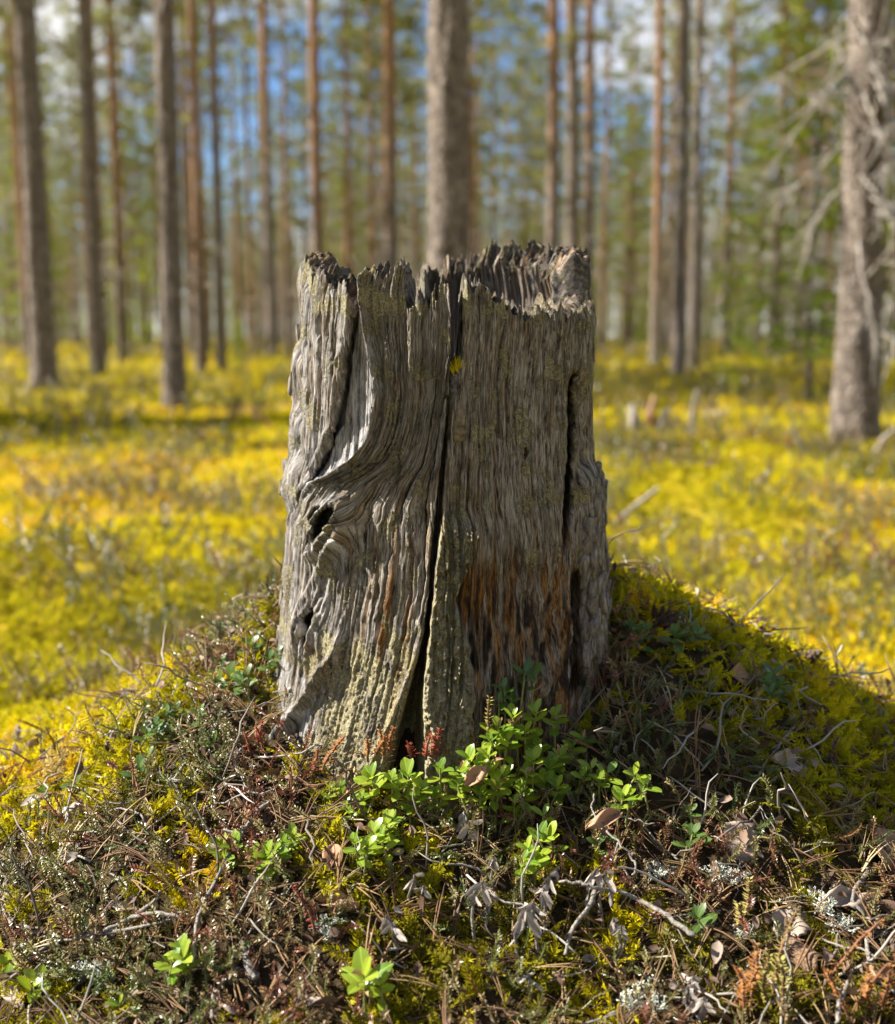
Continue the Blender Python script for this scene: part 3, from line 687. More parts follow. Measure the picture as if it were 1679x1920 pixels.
def cover_near():
    n = 66000
    x = rng.uniform(-.8, .8, n); y = rng.uniform(.42, 1.6, n)
    a, b, fl, rf, cv = zones(x, y)
    keep = (rng.random(n) < sstep(.25, .62, cv)) & ~in_stump(x, y); x, y, a, b, fl, rf = (q[keep] for q in (x, y, a, b, fl, rf)); n = len(x)
    z = height(x, y) - .006
    star = rng.random(n) < (.10 + .5 * rf * (1 - fl) + .35 * (a > .25) * (1 - fl))
    ind = np.where(star, rng.integers(5, 8, n), rng.integers(0, 5, n))
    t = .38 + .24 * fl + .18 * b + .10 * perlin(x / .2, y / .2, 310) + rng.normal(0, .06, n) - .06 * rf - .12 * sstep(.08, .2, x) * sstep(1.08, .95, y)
    t = np.where(perlin(x / .07, y / .07, 311) > .42, t + .28, t)
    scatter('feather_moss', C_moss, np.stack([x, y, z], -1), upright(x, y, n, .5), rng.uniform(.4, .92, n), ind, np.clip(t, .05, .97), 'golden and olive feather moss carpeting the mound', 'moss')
    # crowberry mats between the moss
    n = 12500; x = rng.uniform(-.6, .6, n); y = rng.uniform(.45, 1.2, n); a, b, fl, rf, cv = zones(x, y)
    keep = (rng.random(n) < sstep(.62, .3, cv) * (1 - .55 * rf) * (1 - .6 * fl) + .04) & ~in_stump(x, y); x, y, b = x[keep], y[keep], b[keep]; n = len(x)
    t = .45 + .5 * perlin(x / .09, y / .09, 320) + rng.normal(0, .16, n)
    scatter('crowberry_mat', C_crow, np.stack([x, y, height(x, y) - .004], -1), upright(x, y, n, .6), rng.uniform(.45, .85, n), rng.integers(0, 5, n), np.clip(t, 0, 1), 'mat of tiny-leaved brown and green crowberry on the mound', 'crowberry')
    n = 13000; x = rng.uniform(-.7, .7, n); y = rng.uniform(.42, 1.3, n); a, b, fl, rf, cv = zones(x, y)
    keep = (rng.random(n) < .75 - .5 * fl) & ~in_stump(x, y); x, y = x[keep], y[keep]; n = len(x)
    scatter('needle_litter', C_ned, np.stack([x, y, height(x, y) + rng.uniform(.000, .016, n)], -1), lying(x, y, n, .4), rng.uniform(.5, 1.05, n), rng.integers(0, 5, n), np.clip(rng.normal(.40, .25, n), 0, 1), 'fallen dry pine needles strewn over the mound', 'needle litter')
    n = 900; x = rng.uniform(-.6, .6, n); y = rng.uniform(.42, 1.1, n); k = ~in_stump(x, y); x, y = x[k], y[k]; n = len(x)
    scatter('twig_litter', C_twi, np.stack([x, y, height(x, y) + rng.uniform(.002, .018, n)], -1), lying(x, y, n, .4), rng.uniform(.4, 1.1, n), rng.integers(0, 6, n), rng.random(n) * .75, 'thin grey twiglets strewn over the mound', 'twig litter')
    n = 2600; x = rng.uniform(-.6, .6, n); y = rng.uniform(.42, 1.15, n); k = ~in_stump(x, y); x, y = x[k], y[k]; n = len(x)
    scatter('leaf_litter', C_fla, np.stack([x, y, height(x, y) + rng.uniform(.002, .018, n)], -1), np.stack([rng.normal(0, .7, n), rng.normal(0, .7, n), rng.uniform(0, 6.3, n)], -1), rng.uniform(.5, 1.1, n), rng.integers(0, 6, n), np.clip(rng.normal(.34, .25, n), 0, 1), 'small dry leaf scraps strewn over the mound', 'leaf litter')
cover_near()

def cover_far():
    P_ = []; Rr = []; S = []; T = []; I = []
    for y0_, y1_, n, sm in ((1.3, 2.4, 34000, .95), (2.4, 4.5, 36000, 1.35), (4.5, 9, 34000, 2.1), (9, 20, 26000, 3.6), (20, 60, 20000, 7.0)):
        y = np.sqrt(rng.uniform(y0_ ** 2, y1_ ** 2, n)); x = rng.uniform(-1, 1, n) * (.55 * y + .6)
        a = fbm(x / .55, y / .55, 330, 3); b = fbm(x / 1.9, y / 1.9, 331, 3)
        keep = (rng.random(n) < sstep(-.75, .1, a + .4 * b + .3)) & (np.hypot(x, y - SCY) > .35)
        x, y, a, b = (q[keep] for q in (x, y, a, b)); n = len(x)
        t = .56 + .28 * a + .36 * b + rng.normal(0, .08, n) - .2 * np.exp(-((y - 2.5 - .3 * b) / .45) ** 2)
        P_.append(np.stack([x, y, height(x, y) - .006 * sm], -1)); Rr.append(upright(x, y, n, .45)); S.append(rng.uniform(.6, 1.15, n) * sm); T.append(np.clip(t, .08, .97)); I.append(rng.integers(0, 8, n))
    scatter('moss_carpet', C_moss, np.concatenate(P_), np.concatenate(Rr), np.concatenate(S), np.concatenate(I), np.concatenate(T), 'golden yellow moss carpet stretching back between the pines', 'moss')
    # dwarf shrubs and dry stalks between the moss
    P_ = []; Rr = []; S = []; T = []
    for y0_, y1_, n, sm in ((1.3, 2.6, 5200, 1.4), (2.6, 6, 8000, 2.3), (6, 16, 6000, 4.5), (16, 50, 5000, 9)):
        y = np.sqrt(rng.uniform(y0_ ** 2, y1_ ** 2, n)); x = rng.uniform(-1, 1, n) * (.55 * y + .6)
        k = (fbm(x / .5, y / .5, 340, 3) + .12 * (x > 0) + .3 * np.exp(-((y - 2.5) / .5) ** 2) > .08) & (np.hypot(x, y - SCY) > .4); x, y = x[k], y[k]; n = len(x)
        P_.append(np.stack([x, y, height(x, y)], -1)); Rr.append(upright(x, y, n, .5)); S.append(rng.uniform(.6, 1.2, n) * sm); T.append(np.clip(.42 + .25 * fbm(x / .8, y / .8, 345, 2) + rng.normal(0, .14, n), 0, 1))
    P_ = np.concatenate(P_); n = len(P_)
    scatter('dwarf_shrub_cover', C_crow, P_, np.concatenate(Rr), np.concatenate(S), rng.integers(0, 5, n), np.concatenate(T), 'brownish dwarf shrubs scattered through the golden moss', 'dwarf shrubs')
cover_far()

# ------------------------------------------------------------------ lingonberry plants
def leaf_meshes(mt, n, ln, wd, shape=0):
    out = []
    for k in range(n):
        r = random.Random(400 + k); v, f = leaf_grid(ln, wd * r.uniform(.85, 1.15), r.uniform(.12, .35), r.uniform(.02, .3), 7, 4, shape, 0)
        out.append(mesh_obj('leaf', v, f, mt, None, True, False).data)
    return out
L_green = leaf_meshes(M_leaf, 7, .0150, .0084); L_dark = leaf_meshes(M_leafd, 5, .0150, .0080)
def dead_meshes(mt):
    out = []
    for k in range(6):
        r = random.Random(500 + k); v, f = leaf_grid(.0112, .0046 * r.uniform(.6, 1.1), r.uniform(.3, 1.0), r.uniform(-.3, .5), 7, 4, 0, r.uniform(.02, .06))
        out.append(mesh_obj('leaf', v, f, mt, None, True, False).data)
    return out
L_dead = dead_meshes(M_dead); L_brown = dead_meshes(M_brown)
def put_leaf(parent, org, data, p, d, up, s):
    d = Vector(d).normalized(); u = Vector(up); x = d.cross(u)
    if x.length < 1e-4: x = d.orthogonal()
    x.normalize(); z = x.cross(d)
    o = bpy.data.objects.new('leaf', data); COL.objects.link(o); o.parent = parent
    M = Matrix(((x.x, d.x, z.x, 0), (x.y, d.y, z.y, 0), (x.z, d.z, z.z, 0), (0, 0, 0, 1)))
    o.matrix_local = Matrix.Translation(p - org) @ M @ Matrix.Diagonal((s, s, s, 1)); return o
def plant(label, rosettes, leaves, stem_m, cat='lingonberry', name='lingonberry_plant', group='lingonberry plants', lift=.024, n=9, droop=False, size=.90, stemr=.0008):
    tips = [(hit(r_[0], r_[1], lift * 1.1 * (r_[3] if len(r_) > 3 else 1)), (r_[2] if len(r_) > 2 else 1.0)) for r_ in rosettes]
    cx = sum(t[0].x for t in tips) / len(tips); cy = sum(t[0].y for t in tips) / len(tips)
    org = gpt(cx, max(.45, cy + .012)) if not in_stump(cx, cy + .012) else gpt(cx, SCY - .128)
    root = empty(name, org); tag(root, label, cat, group)
    mb = MB()
    for p, s in tips:
        b = gpt(p.x * .8 + org.x * .2 + random.uniform(-.006, .006), p.y + random.uniform(.0, .014), -.004)
        if b.z > p.z - .006 or in_stump(b.x, b.y): b = gpt(p.x * .6 + org.x * .4, min(p.y, SCY - .13), -.004)
        m1 = b.lerp(p, .5) + Vector((random.uniform(-.006, .006), random.uniform(-.006, .004), random.uniform(-.002, .005)))
        ax = (p - b).normalized() * .6 + Vector((random.uniform(-.35, .25), -.35, .75)); ax.normalize()
        mb.tube([b - org, m1 - org, p - ax * .004 - org, p - org], [stemr * 1.2, stemr, stemr * .9, stemr * .6], 5, 0, False)
        o1 = ax.orthogonal().normalized(); o2 = ax.cross(o1)
        cnt = max(3, int(n * random.uniform(.75, 1.25)))
        for k in range(cnt):
            a = k * 2.4 + random.uniform(-.3, .3); fr_ = k / cnt
            el = (1.05 - .95 * fr_) if not droop else random.uniform(-1.2, .3)
            out = o1 * math.cos(a) + o2 * math.sin(a)
            d = out * math.cos(el) + ax * math.sin(el) + (Vector((0, 0, -.6)) if droop else Vector((0, 0, 0)))
            q = p - ax * (.016 * fr_ ** 1.5 * (1 if not droop else .6))
            put_leaf(root, org, random.choice(L_brown if random.random() < .05 and not droop else leaves), q, d, ax if not droop else (random.uniform(-1, 1), -1, random.uniform(-.5, 1)), s * size * random.uniform(.72, 1.12) * (.75 if fr_ < .2 else 1))
    # runner joining the shoots
    if len(tips) > 1:
        bs = sorted((gpt(p.x, min(p.y + .006, SCY - .13) if abs(p.x) < .12 else p.y + .006, .003) for p, s in tips), key=lambda q: q.x)
        mb.tube([q - org for q in bs], .0008, 5, 0, False)
    mb.build('stem', stem_m, root)
    return root
G_ = L_green; D_ = L_dark
plant('bright lingonberry plant with five shoots before the foot of the main split', [(640, 1485, 1.05), (620, 1478, .8), (697, 1458, 1.15), (672, 1500, .8), (650, 1515, .7)], G_, M_stemg)
plant('bright lingonberry plant low in front of the split, pale glossy leaves', [(765, 1452, 1.1), (748, 1475, .9), (790, 1480, 1.1), (815, 1492, .9), (826, 1440, .9), (775, 1500, .9), (735, 1460, .7)], G_, M_stemg)
plant('dense bright lingonberry clump between the split and the rotten right side', [(880, 1420, 1.05), (905, 1440, 1), (868, 1445, .9), (930, 1478, 1), (900, 1490, .9), (945, 1455, .95), (965, 1505, .8), (860, 1470, .8), (915, 1415, .9)], G_, M_stemg, lift=.03)
plant('upright yellow-green lingonberry clump in front of the stump right half', [(1000, 1425, 1.1), (1030, 1440, 1.1), (1050, 1418, 1.05), (1022, 1465, 1), (1045, 1475, .9), (990, 1450, .9), (975, 1480, .8)], G_, M_stemg, lift=.032)
plant('green lingonberry shoots against the stump, below the single climbing stem', [(935, 1362, 1), (962, 1345, 1), (1005, 1335, 1), (1040, 1342, .9), (920, 1385, .9), (950, 1390, .9), (1010, 1400, .8), (985, 1372, .8)], G_, M_stemg, lift=.02)
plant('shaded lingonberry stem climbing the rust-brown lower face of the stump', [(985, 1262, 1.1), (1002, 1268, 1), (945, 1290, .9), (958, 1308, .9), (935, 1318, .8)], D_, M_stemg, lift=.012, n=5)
plant('small lingonberry shoot beside the right foot of the stump', [(1095, 1382, 1.05), (1075, 1398, .8)], G_, M_stemg, n=6)
plant('bright lingonberry shoots right of the big clump, on thin crooked stems', [(1110, 1440, 1.05), (1140, 1448, 1), (1092, 1455, .8), (1125, 1462, .8)], G_, M_stemg, lift=.03, n=6)
plant('rightmost bright lingonberry shoot in front of the stump', [(1190, 1452, 1.05), (1210, 1470, 1), (1168, 1495, .95), (1180, 1488, .8)], G_, M_stemg, lift=.034, n=6)
plant('lingonberry plant hanging below the big clump, above the dead grey sprigs', [(1020, 1528, .8), (1012, 1565, 1.0), (1030, 1570, 1.1), (990, 1590, .9), (980, 1612, .95), (1002, 1610, .9)], G_, M_stemg, lift=.034, n=6)
plant('yellowish lingonberry plant on the slope beneath the front shoots', [(700, 1560, 1), (725, 1545, 1), (715, 1575, 1), (665, 1578, .9), (735, 1535, .8), (690, 1585, .8)], G_, M_stemg, lift=.028)
plant('large single lingonberry rosette at the bottom edge of the mound', [(682, 1832, 1.4), (715, 1845, .8)], G_, M_stemg, lift=.035, n=8)
plant('lingonberry rosettes crossed by the long straight grey twig', [(415, 1585, 1), (440, 1590, 1.1), (420, 1610, .9)], G_, M_stemg)
plant('lingonberry rosettes just right of the long straight twig', [(500, 1605, 1.15), (515, 1598, .9), (530, 1580, .8), (550, 1568, .9), (480, 1600, .8)], G_, M_stemg)
plant('lingonberry rosette low at the bottom left beside the long twig', [(340, 1775, 1.05), (345, 1795, 1.1), (322, 1802, .9)], G_, M_stemg, lift=.028)
plant('pale lingonberry leaves in the bottom left corner', [(75, 1835, 1), (60, 1850, .9), (15, 1800, 1), (10, 1830, .9)], G_, M_stemg, n=5)
plant('tiny lone lingonberry pair of leaves near the bottom left twigs', [(225, 1880, 1)], G_, M_stemg, n=3)
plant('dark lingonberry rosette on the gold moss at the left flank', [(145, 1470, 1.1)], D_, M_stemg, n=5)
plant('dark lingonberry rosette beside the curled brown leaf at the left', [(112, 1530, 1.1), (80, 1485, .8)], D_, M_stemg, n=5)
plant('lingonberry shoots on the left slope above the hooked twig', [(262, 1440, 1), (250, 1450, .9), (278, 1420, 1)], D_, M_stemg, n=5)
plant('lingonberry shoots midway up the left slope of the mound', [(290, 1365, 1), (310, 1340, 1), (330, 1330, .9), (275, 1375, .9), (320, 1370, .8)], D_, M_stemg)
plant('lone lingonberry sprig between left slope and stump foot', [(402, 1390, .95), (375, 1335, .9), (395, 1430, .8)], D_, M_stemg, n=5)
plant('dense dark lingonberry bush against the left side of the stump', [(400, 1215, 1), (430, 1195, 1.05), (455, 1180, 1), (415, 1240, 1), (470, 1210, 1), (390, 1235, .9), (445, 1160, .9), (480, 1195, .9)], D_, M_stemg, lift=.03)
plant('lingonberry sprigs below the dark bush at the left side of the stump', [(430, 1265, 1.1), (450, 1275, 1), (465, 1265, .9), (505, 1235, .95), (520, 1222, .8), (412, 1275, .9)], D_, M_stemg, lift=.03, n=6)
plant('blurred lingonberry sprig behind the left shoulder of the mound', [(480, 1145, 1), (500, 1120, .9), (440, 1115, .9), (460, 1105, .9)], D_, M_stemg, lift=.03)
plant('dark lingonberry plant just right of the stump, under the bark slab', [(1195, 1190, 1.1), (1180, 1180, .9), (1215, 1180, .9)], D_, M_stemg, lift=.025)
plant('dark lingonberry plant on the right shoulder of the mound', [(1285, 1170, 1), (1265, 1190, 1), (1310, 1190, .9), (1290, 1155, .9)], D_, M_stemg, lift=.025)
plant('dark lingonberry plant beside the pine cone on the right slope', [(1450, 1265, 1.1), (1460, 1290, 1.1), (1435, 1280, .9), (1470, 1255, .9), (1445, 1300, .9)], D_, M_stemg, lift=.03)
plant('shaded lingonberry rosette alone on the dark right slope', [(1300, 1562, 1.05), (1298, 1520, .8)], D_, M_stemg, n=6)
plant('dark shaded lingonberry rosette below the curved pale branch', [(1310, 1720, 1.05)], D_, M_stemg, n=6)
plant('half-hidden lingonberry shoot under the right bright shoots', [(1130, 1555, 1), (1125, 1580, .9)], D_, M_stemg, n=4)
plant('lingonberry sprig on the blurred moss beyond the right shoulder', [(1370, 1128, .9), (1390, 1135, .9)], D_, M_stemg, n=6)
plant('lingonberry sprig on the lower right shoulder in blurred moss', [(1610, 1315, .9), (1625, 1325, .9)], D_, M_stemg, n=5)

DG = 'dead lingonberry sprigs'
def dead(label, ros, **kw):
    return plant(label, ros, L_dead, M_twig, 'dead sprig', 'dead_sprig', DG, n=kw.pop('n', 5), droop=True, size=1.0, stemr=.0011, **kw)
dead('grey withered sprig hanging under the yellowish lingonberry, left of the orange moss', [(880, 1540, 1.35), (872, 1520, .9)], lift=.035)
dead('largest dead grey sprig drooping at the lower middle of the mound', [(985, 1700, 1.7), (1000, 1690, 1.2)], lift=.045, n=6)
dead('pale dead sprig above the curved pale branch', [(1120, 1625, 1.4), (1135, 1632, 1)], lift=.045)
dead('dead sprig with narrow grey leaves beside the branch end', [(1030, 1640, 1.2), (1020, 1665, 1), (1045, 1625, .9)], lift=.04)
dead('dead sprig with grey leaves hanging below the curved branch', [(1150, 1720, 1.2), (1165, 1735, .9)], lift=.03)
dead('pale dead sprig on moss above the single large rosette', [(725, 1715, 1.4), (735, 1730, 1.2)], lift=.03)
dead('withered sprig left of the dark hollow under the stump', [(778, 1640, 1.2), (795, 1660, .8)], lift=.03, n=4)
dead('withered sprig in the dark hollow under the stump', [(905, 1650, 1.2), (925, 1605, .9), (890, 1670, .9)], lift=.035, n=4)
dead('single pale dead leaf pair at the bottom centre', [(990, 1825, 1.1)], lift=.02, n=3)
dead('small pale dead sprig at the lower right, beside the heather shoots', [(1415, 1785, 1.1)], lift=.02, n=3)
dead('dead sprig with buff leaves at the bottom right of centre', [(1300, 1830, 1.3), (1320, 1870, 1.2), (1290, 1850, 1)], lift=.03)
dead('dead grey sprig in the shade of the right slope, beside the pale round leaf', [(1415, 1568, 1.1)], lift=.02, n=4)
dead('grey dead sprig in the shadow at the left foot of the stump', [(408, 1350, 1.2), (425, 1330, .9)], lift=.02, n=4)

# ------------------------------------------------------------------ heather and crowberry spikes
def spike(label, pts, hgt, tip_col):
    root = None; org = None
    for i, (Xp, Yp, hs) in enumerate(pts):
        p = hit(Xp, Yp, .012)
        if root is None: org = p.copy(); root = empty('heather_sprig', org); tag(root, label, 'heather sprig', 'heather sprigs')
        h_ = hgt * hs; mb = MB(); d = Vector((random.uniform(-.2, .2), random.uniform(-.25, .05), 1)).normalized(); q = p.copy(); P_ = [q.copy()]
        for k in range(6):
            d = (d + Vector((random.uniform(-.28, .28), random.uniform(-.28, .28), .05))).normalized(); q = q + d * h_ / 6; P_.append(q.copy())
        mb.tube([a - org for a in P_], [.0009] * 6 + [.0005], 5, 0, False); mb.build('stem', M_stemr, root)
        lf = MB()
        nl = int(46 * max(.6, hs))
        for k in range(nl):
            s = .08 + .92 * k / nl
            s = min(s, .999); j = min(int(s * 6), 5); b = P_[j].lerp(P_[j + 1], s * 6 - j); a = k * 2.1
            out = Vector((math.cos(a), math.sin(a), random.uniform(-.1, .7)))
            lf.blade(b - org, out, (0, 0, 1), .0062 * random.uniform(.5, 1.3) * (1.1 - .55 * s), .0019, random.uniform(-.2, .3), 0, 2)
        o = lf.build('leaf_spray', tip_col, root); o['kind'] = 'stuff'
M_heat = m_leaf('rusty_heather_leaf', (.34, .12, .035), (.50, .27, .09), (.55, .25, .06), .25, .6, .25)
M_heag = m_leaf('straw_heather_leaf', (.30, .27, .06), (.44, .38, .12), (.5, .42, .1), .25, .6, .25)
M_hear = m_leaf('red_heather_leaf', (.26, .05, .03), (.40, .10, .05), (.5, .1, .05), .2, .6, .25)
spike('thin rust-orange heather spike against the left foot of the stump', [(605, 1445, 1.0), (590, 1450, .5)], .042, M_heat)
spike('straw-green heather spike at the stump foot, right of the split', [(905, 1425, 1.1), (890, 1435, .7)], .046, M_heag)
spike('red heather tuft at the bottom of the main split', [(812, 1420, .8), (800, 1425, .7), (822, 1425, .7), (770, 1420, .5)], .03, M_hear)
spike('brownish heather tuft left of the split at the stump foot', [(705, 1420, .7), (735, 1410, .7), (690, 1428, .6), (720, 1425, .8)], .03, M_heat)
spike('red-brown heather spike on the slope left of the moss cushion', [(590, 1750, 1)], .034, M_hear)
spike('row of rusty heather spikes at the lower right edge', [(1378, 1880, 1.1), (1408, 1870, .8), (1395, 1900, .9)], .046, M_heat)
spike('tall straw-coloured heather spikes at the lower right', [(1450, 1870, 1.2), (1465, 1880, 1), (1440, 1890, .9)], .05, M_heag)
spike('slender pale heather spike right of the rolled bark piece', [(1545, 1850, 1.2)], .048, M_heat)
spike('orange heather tuft in the bottom right corner', [(1610, 1890, 1), (1635, 1900, 1), (1590, 1905, .9), (1655, 1895, .9)], .036, M_heat)
spike('green-yellow heather shoot below the shaded rosette on the right slope', [(1395, 1720, .9), (1385, 1735, .6)], .03, M_heag)
spike('red heather clump left of the stump foot in shade', [(480, 1400, .8), (495, 1410, .8), (470, 1415, .7)], .026, M_hear)

# ------------------------------------------------------------------ twigs and branches on the mound
def smooth_path(P_, sub=5):
    out = []
    for i in range(len(P_) - 1):
        p0 = P_[max(i - 1, 0)]; p1 = P_[i]; p2 = P_[i + 1]; p3 = P_[min(i + 2, len(P_) - 1)]
        for k in range(sub):
            t = k / sub; out.append(.5 * ((2 * p1) + (p2 - p0) * t + (2 * p0 - 5 * p1 + 4 * p2 - p3) * t * t + (3 * p1 - p0 - 3 * p2 + p3) * t ** 3))
    out.append(P_[-1].copy()); return out
def twig(label, px, w0, w1, forks=(), mt=None, lift=.012, name='twig', cat='twig', jit=.16):
    mt = mt or M_twig
    P_ = [hit(a[0], a[1], lift + (a[2] if len(a) > 2 else 0)) for a in px]
    org = P_[0].copy(); root = empty(name, org); tag(root, label, cat, 'twigs and branches on the mound')
    S = smooth_path(P_); n = len(S); S = [p + Vector((random.gauss(0, .0006), random.gauss(0, .0006), random.gauss(0, .0006))) for p in S]
    mb = MB(); mb.tube([p - org for p in S], [(w0 + (w1 - w0) * i / (n - 1)) * .00016 for i in range(n)], 8, 0, True, jit); mb.build('stem', mt, root)
    for fk in forks:
        Q = smooth_path([hit(a[0], a[1], lift) for a in fk]); k = len(Q)
        mb = MB(); mb.tube([p - org for p in Q], [w1 * .00019 * (1 - .55 * i / (k - 1)) for i in range(k)], 6, 0, True, jit); mb.build('side_twig', mt, root)
twig('long straight grey twig leaning down the slope left of centre', [(362, 1800), (368, 1740), (385, 1690), (410, 1640), (445, 1580), (478, 1530), (515, 1495)], 9, 9, [[(478, 1530), (450, 1560), (420, 1555)]], lift=.025)
twig('long gently curved grey twig lying across the lower left', [(40, 1800), (105, 1768), (180, 1750), (240, 1725), (290, 1714), (345, 1718)], 6, 10, [[(240, 1725), (290, 1690), (300, 1670)], [(180, 1750), (230, 1745), (320, 1725)]], lift=.022)
twig('dark lichened twig beneath the long curved one at the lower left', [(0, 1760), (60, 1738), (110, 1765), (60, 1800), (0, 1830)], 9, 5, [], M_twigd)
twig('pale bent twig at the left edge with a forked end', [(0, 1610), (10, 1640), (12, 1680), (5, 1700), (22, 1730), (30, 1715)], 8, 5, [[(8, 1690), (25, 1730)]], lift=.02)
twig('dark twig propped beside the pale bent one at the left edge', [(22, 1590), (18, 1640), (8, 1680), (0, 1710)], 8, 8, [], M_twigd, .02)
twig('thin wavy grey twig on the crowberry at the left', [(200, 1638), (240, 1648), (290, 1640), (318, 1640)], 5, 6)
twig('hooked lichened twig on the left slope', [(168, 1400), (160, 1430), (166, 1450), (190, 1458), (220, 1452)], 7, 5)
twig('arched pale twig below the hooked one on the left slope', [(180, 1550), (205, 1522), (240, 1518), (265, 1530), (272, 1558)], 4, 5, [[(240, 1518), (232, 1545), (230, 1570)]])
twig('broken lichened stub lying at the lower left of centre', [(455, 1770), (465, 1800), (476, 1835)], 15, 20, (), M_twig, .012, 'twig', 'twig', .3)
twig('crooked grey twig in the lower left bottom', [(398, 1910), (400, 1870), (420, 1840), (450, 1815)], 8, 6, [[(420, 1840), (440, 1820), (458, 1818)]], M_twig)
twig('curved pale branch right of centre arching down the slope', [(1048, 1652, .02), (1090, 1655, .02), (1115, 1665, .015), (1160, 1672), (1210, 1695), (1255, 1720), (1300, 1755)], 6, 11, [[(1115, 1665), (1108, 1695), (1075, 1740), (1060, 1790)], [(1145, 1672), (1147, 1700)]], lift=.03)
twig('thin dead stem under the bright shoots, ending in a pale tip', [(1140, 1520), (1165, 1530), (1195, 1540), (1226, 1547)], 4, 3, lift=.04)
twig('crooked pale stems dropping from the right lingonberry shoots', [(1115, 1490), (1112, 1520), (1130, 1550), (1160, 1580), (1185, 1610), (1190, 1640)], 4, 5, [[(1160, 1580), (1150, 1610)]], lift=.04)
twig('straight grey twig in the shade of the right slope', [(1410, 1478), (1440, 1425), (1462, 1395), (1488, 1365)], 6, 8, lift=.015)
twig('long forked twig at the right edge, grey and bent', [(1679, 1800), (1650, 1745), (1625, 1720), (1600, 1688), (1612, 1655), (1632, 1625)], 8, 9, [[(1625, 1730), (1628, 1790), (1645, 1835), (1679, 1860)]], lift=.02)
twig('pale upright twig near the bottom right corner', [(1572, 1919), (1575, 1880), (1590, 1840)], 7, 8, lift=.03)
twig('dark lichened twig at the upper right edge', [(1645, 1310), (1655, 1350), (1672, 1385), (1679, 1410)], 8, 7, (), M_twigd)
twig('wide lichened branch at the bottom right of centre', [(1120, 1919), (1180, 1880), (1215, 1850), (1232, 1820)], 10, 8, (), M_twigd)
twig('dark branch leaning on the blurred left slope', [(195, 1405), (215, 1370), (240, 1330), (265, 1300)], 7, 5, [[(215, 1370), (150, 1405), (85, 1455)]], M_twigd, .02)
twig('thin dark twig stretched over gold moss on the left', [(225, 1320), (260, 1270), (300, 1215), (345, 1200)], 3, 3, (), M_twigd, .02)
twig('loose white rootlets curling at the left foot of the stump', [(330, 1500), (370, 1440), (410, 1400), (470, 1370)], 2.5, 2.5, [[(350, 1470), (400, 1430), (450, 1400)], [(320, 1440), (360, 1400), (400, 1380)], [(370, 1340), (430, 1290), (490, 1275)]], lift=.02)
twig('pale curling rootlets at the right foot of the stump', [(1140, 1300), (1165, 1262), (1200, 1270), (1240, 1330)], 2.5, 2, [[(1155, 1235), (1175, 1225), (1200, 1275)], [(1180, 1330), (1210, 1360), (1260, 1340)], [(1150, 1320), (1230, 1320), (1290, 1360)]], lift=.015)
twig('thin red-brown runner at the foot of the stump, left of the shoots', [(480, 1475), (540, 1462), (600, 1470), (660, 1440)], 3, 3, (), M_stemr, .02)

# ------------------------------------------------------------------ fallen leaves, bark scraps, cones, lichen
def fallen(label, Xp, Yp, ln, wd, rotz, mt, tilt=(0, 0), shape=1, wav=.09, fold=.28, curl=-.12, lift=.012, name='fallen_leaf', cat='fallen leaf'):
    v, f = leaf_grid(ln, wd, fold, curl, 12, 8, shape, wav)
    rg = random.Random(int(Xp)); jag = [1 + rg.uniform(-.22, .16) for _ in range(30)]
    v = [(x * jag[int((y / ln) * 12) + (13 if x > 0 else 0)] if shape == 1 else x, y - ln / 2, z + rg.uniform(-.0006, .0006)) for x, y, z in v]
    p = hit(Xp, Yp, lift); gx, gy = normals(np.array([p.x]), np.array([p.y]))
    root = empty(name, p); tag(root, label, cat, 'fallen leaves on the mound')
    o = mesh_obj('leaf_blade', v, f, mt, root); n = Vector((-gx[0], -gy[0], 1)).normalized()
    n = (n + Vector((tilt[0], tilt[1], 0))).normalized()
    o.matrix_local = n.to_track_quat('Z', 'Y').to_matrix().to_4x4() @ Matrix.Rotation(rotz, 4, 'Z')
    md = o.modifiers.new('thick', 'SOLIDIFY'); md.thickness = .0004
    mb = MB(); e = Vector(v[4]); mb.tube([o.matrix_local @ Vector((0, -ln / 2 + .003, .0006)), o.matrix_local @ Vector((0, -ln / 2 - .006, .002)), o.matrix_local @ Vector((.002, -ln / 2 - .011, .004))], [.0006, .0005, .0004], 5, 0)
    mb.build('leaf_stalk', M_stemr, root)
fallen('pale round-lobed dead leaf on the shaded right slope', 1385, 1580, .030, .028, .6, M_birch, (0, -.3), 1)
fallen('reddish brown leaf cut by the right edge', 1668, 1600, .036, .03, .2, M_brown, (0, -.3))
fallen('small round brown leaf on moss at the right shoulder', 1388, 1268, .022, .018, 1.2, M_brown, (.1, -.5))
fallen('pinkish brown leaf on the upper right shoulder', 1430, 1213, .018, .014, .4, M_brown, (0, -.4))
fallen('grey-brown pointed leaf in the shade beside the grey twig', 1480, 1435, .030, .02, 1.0, M_birch, (0, -.2))
fallen('flat grey leaf piece at the lower right with a torn corner', 1480, 1735, .032, .025, 2.4, M_birch, (0, -.25))
fallen('long brown dead leaf under the forked twig at the right edge', 1590, 1690, .042, .018, 1.6, M_birch, (0, -.2))
fallen('orange-brown bud-shaped leaf on the litter below the yellowish lingonberry', 625, 1605, .019, .014, .2, M_brown, (0, -.8), 0, .02, .9, .4)
fallen('torn tan leaf curled on the litter left of the moss cushion', 632, 1688, .030, .012, 1.3, M_brown, (0, -.4), 0, .12, .6, .3)
fallen('folded pinkish grey leaf on the left slope by the dark rosettes', 148, 1535, .034, .02, -.9, M_birch, (.2, -.4), 0, .1, .8, .2)
fallen('curled brown leaf hanging at the right bright shoots', 1135, 1535, .030, .010, -1.1, M_brown, (0, -.6), 0, .1, .9, .3, .045)
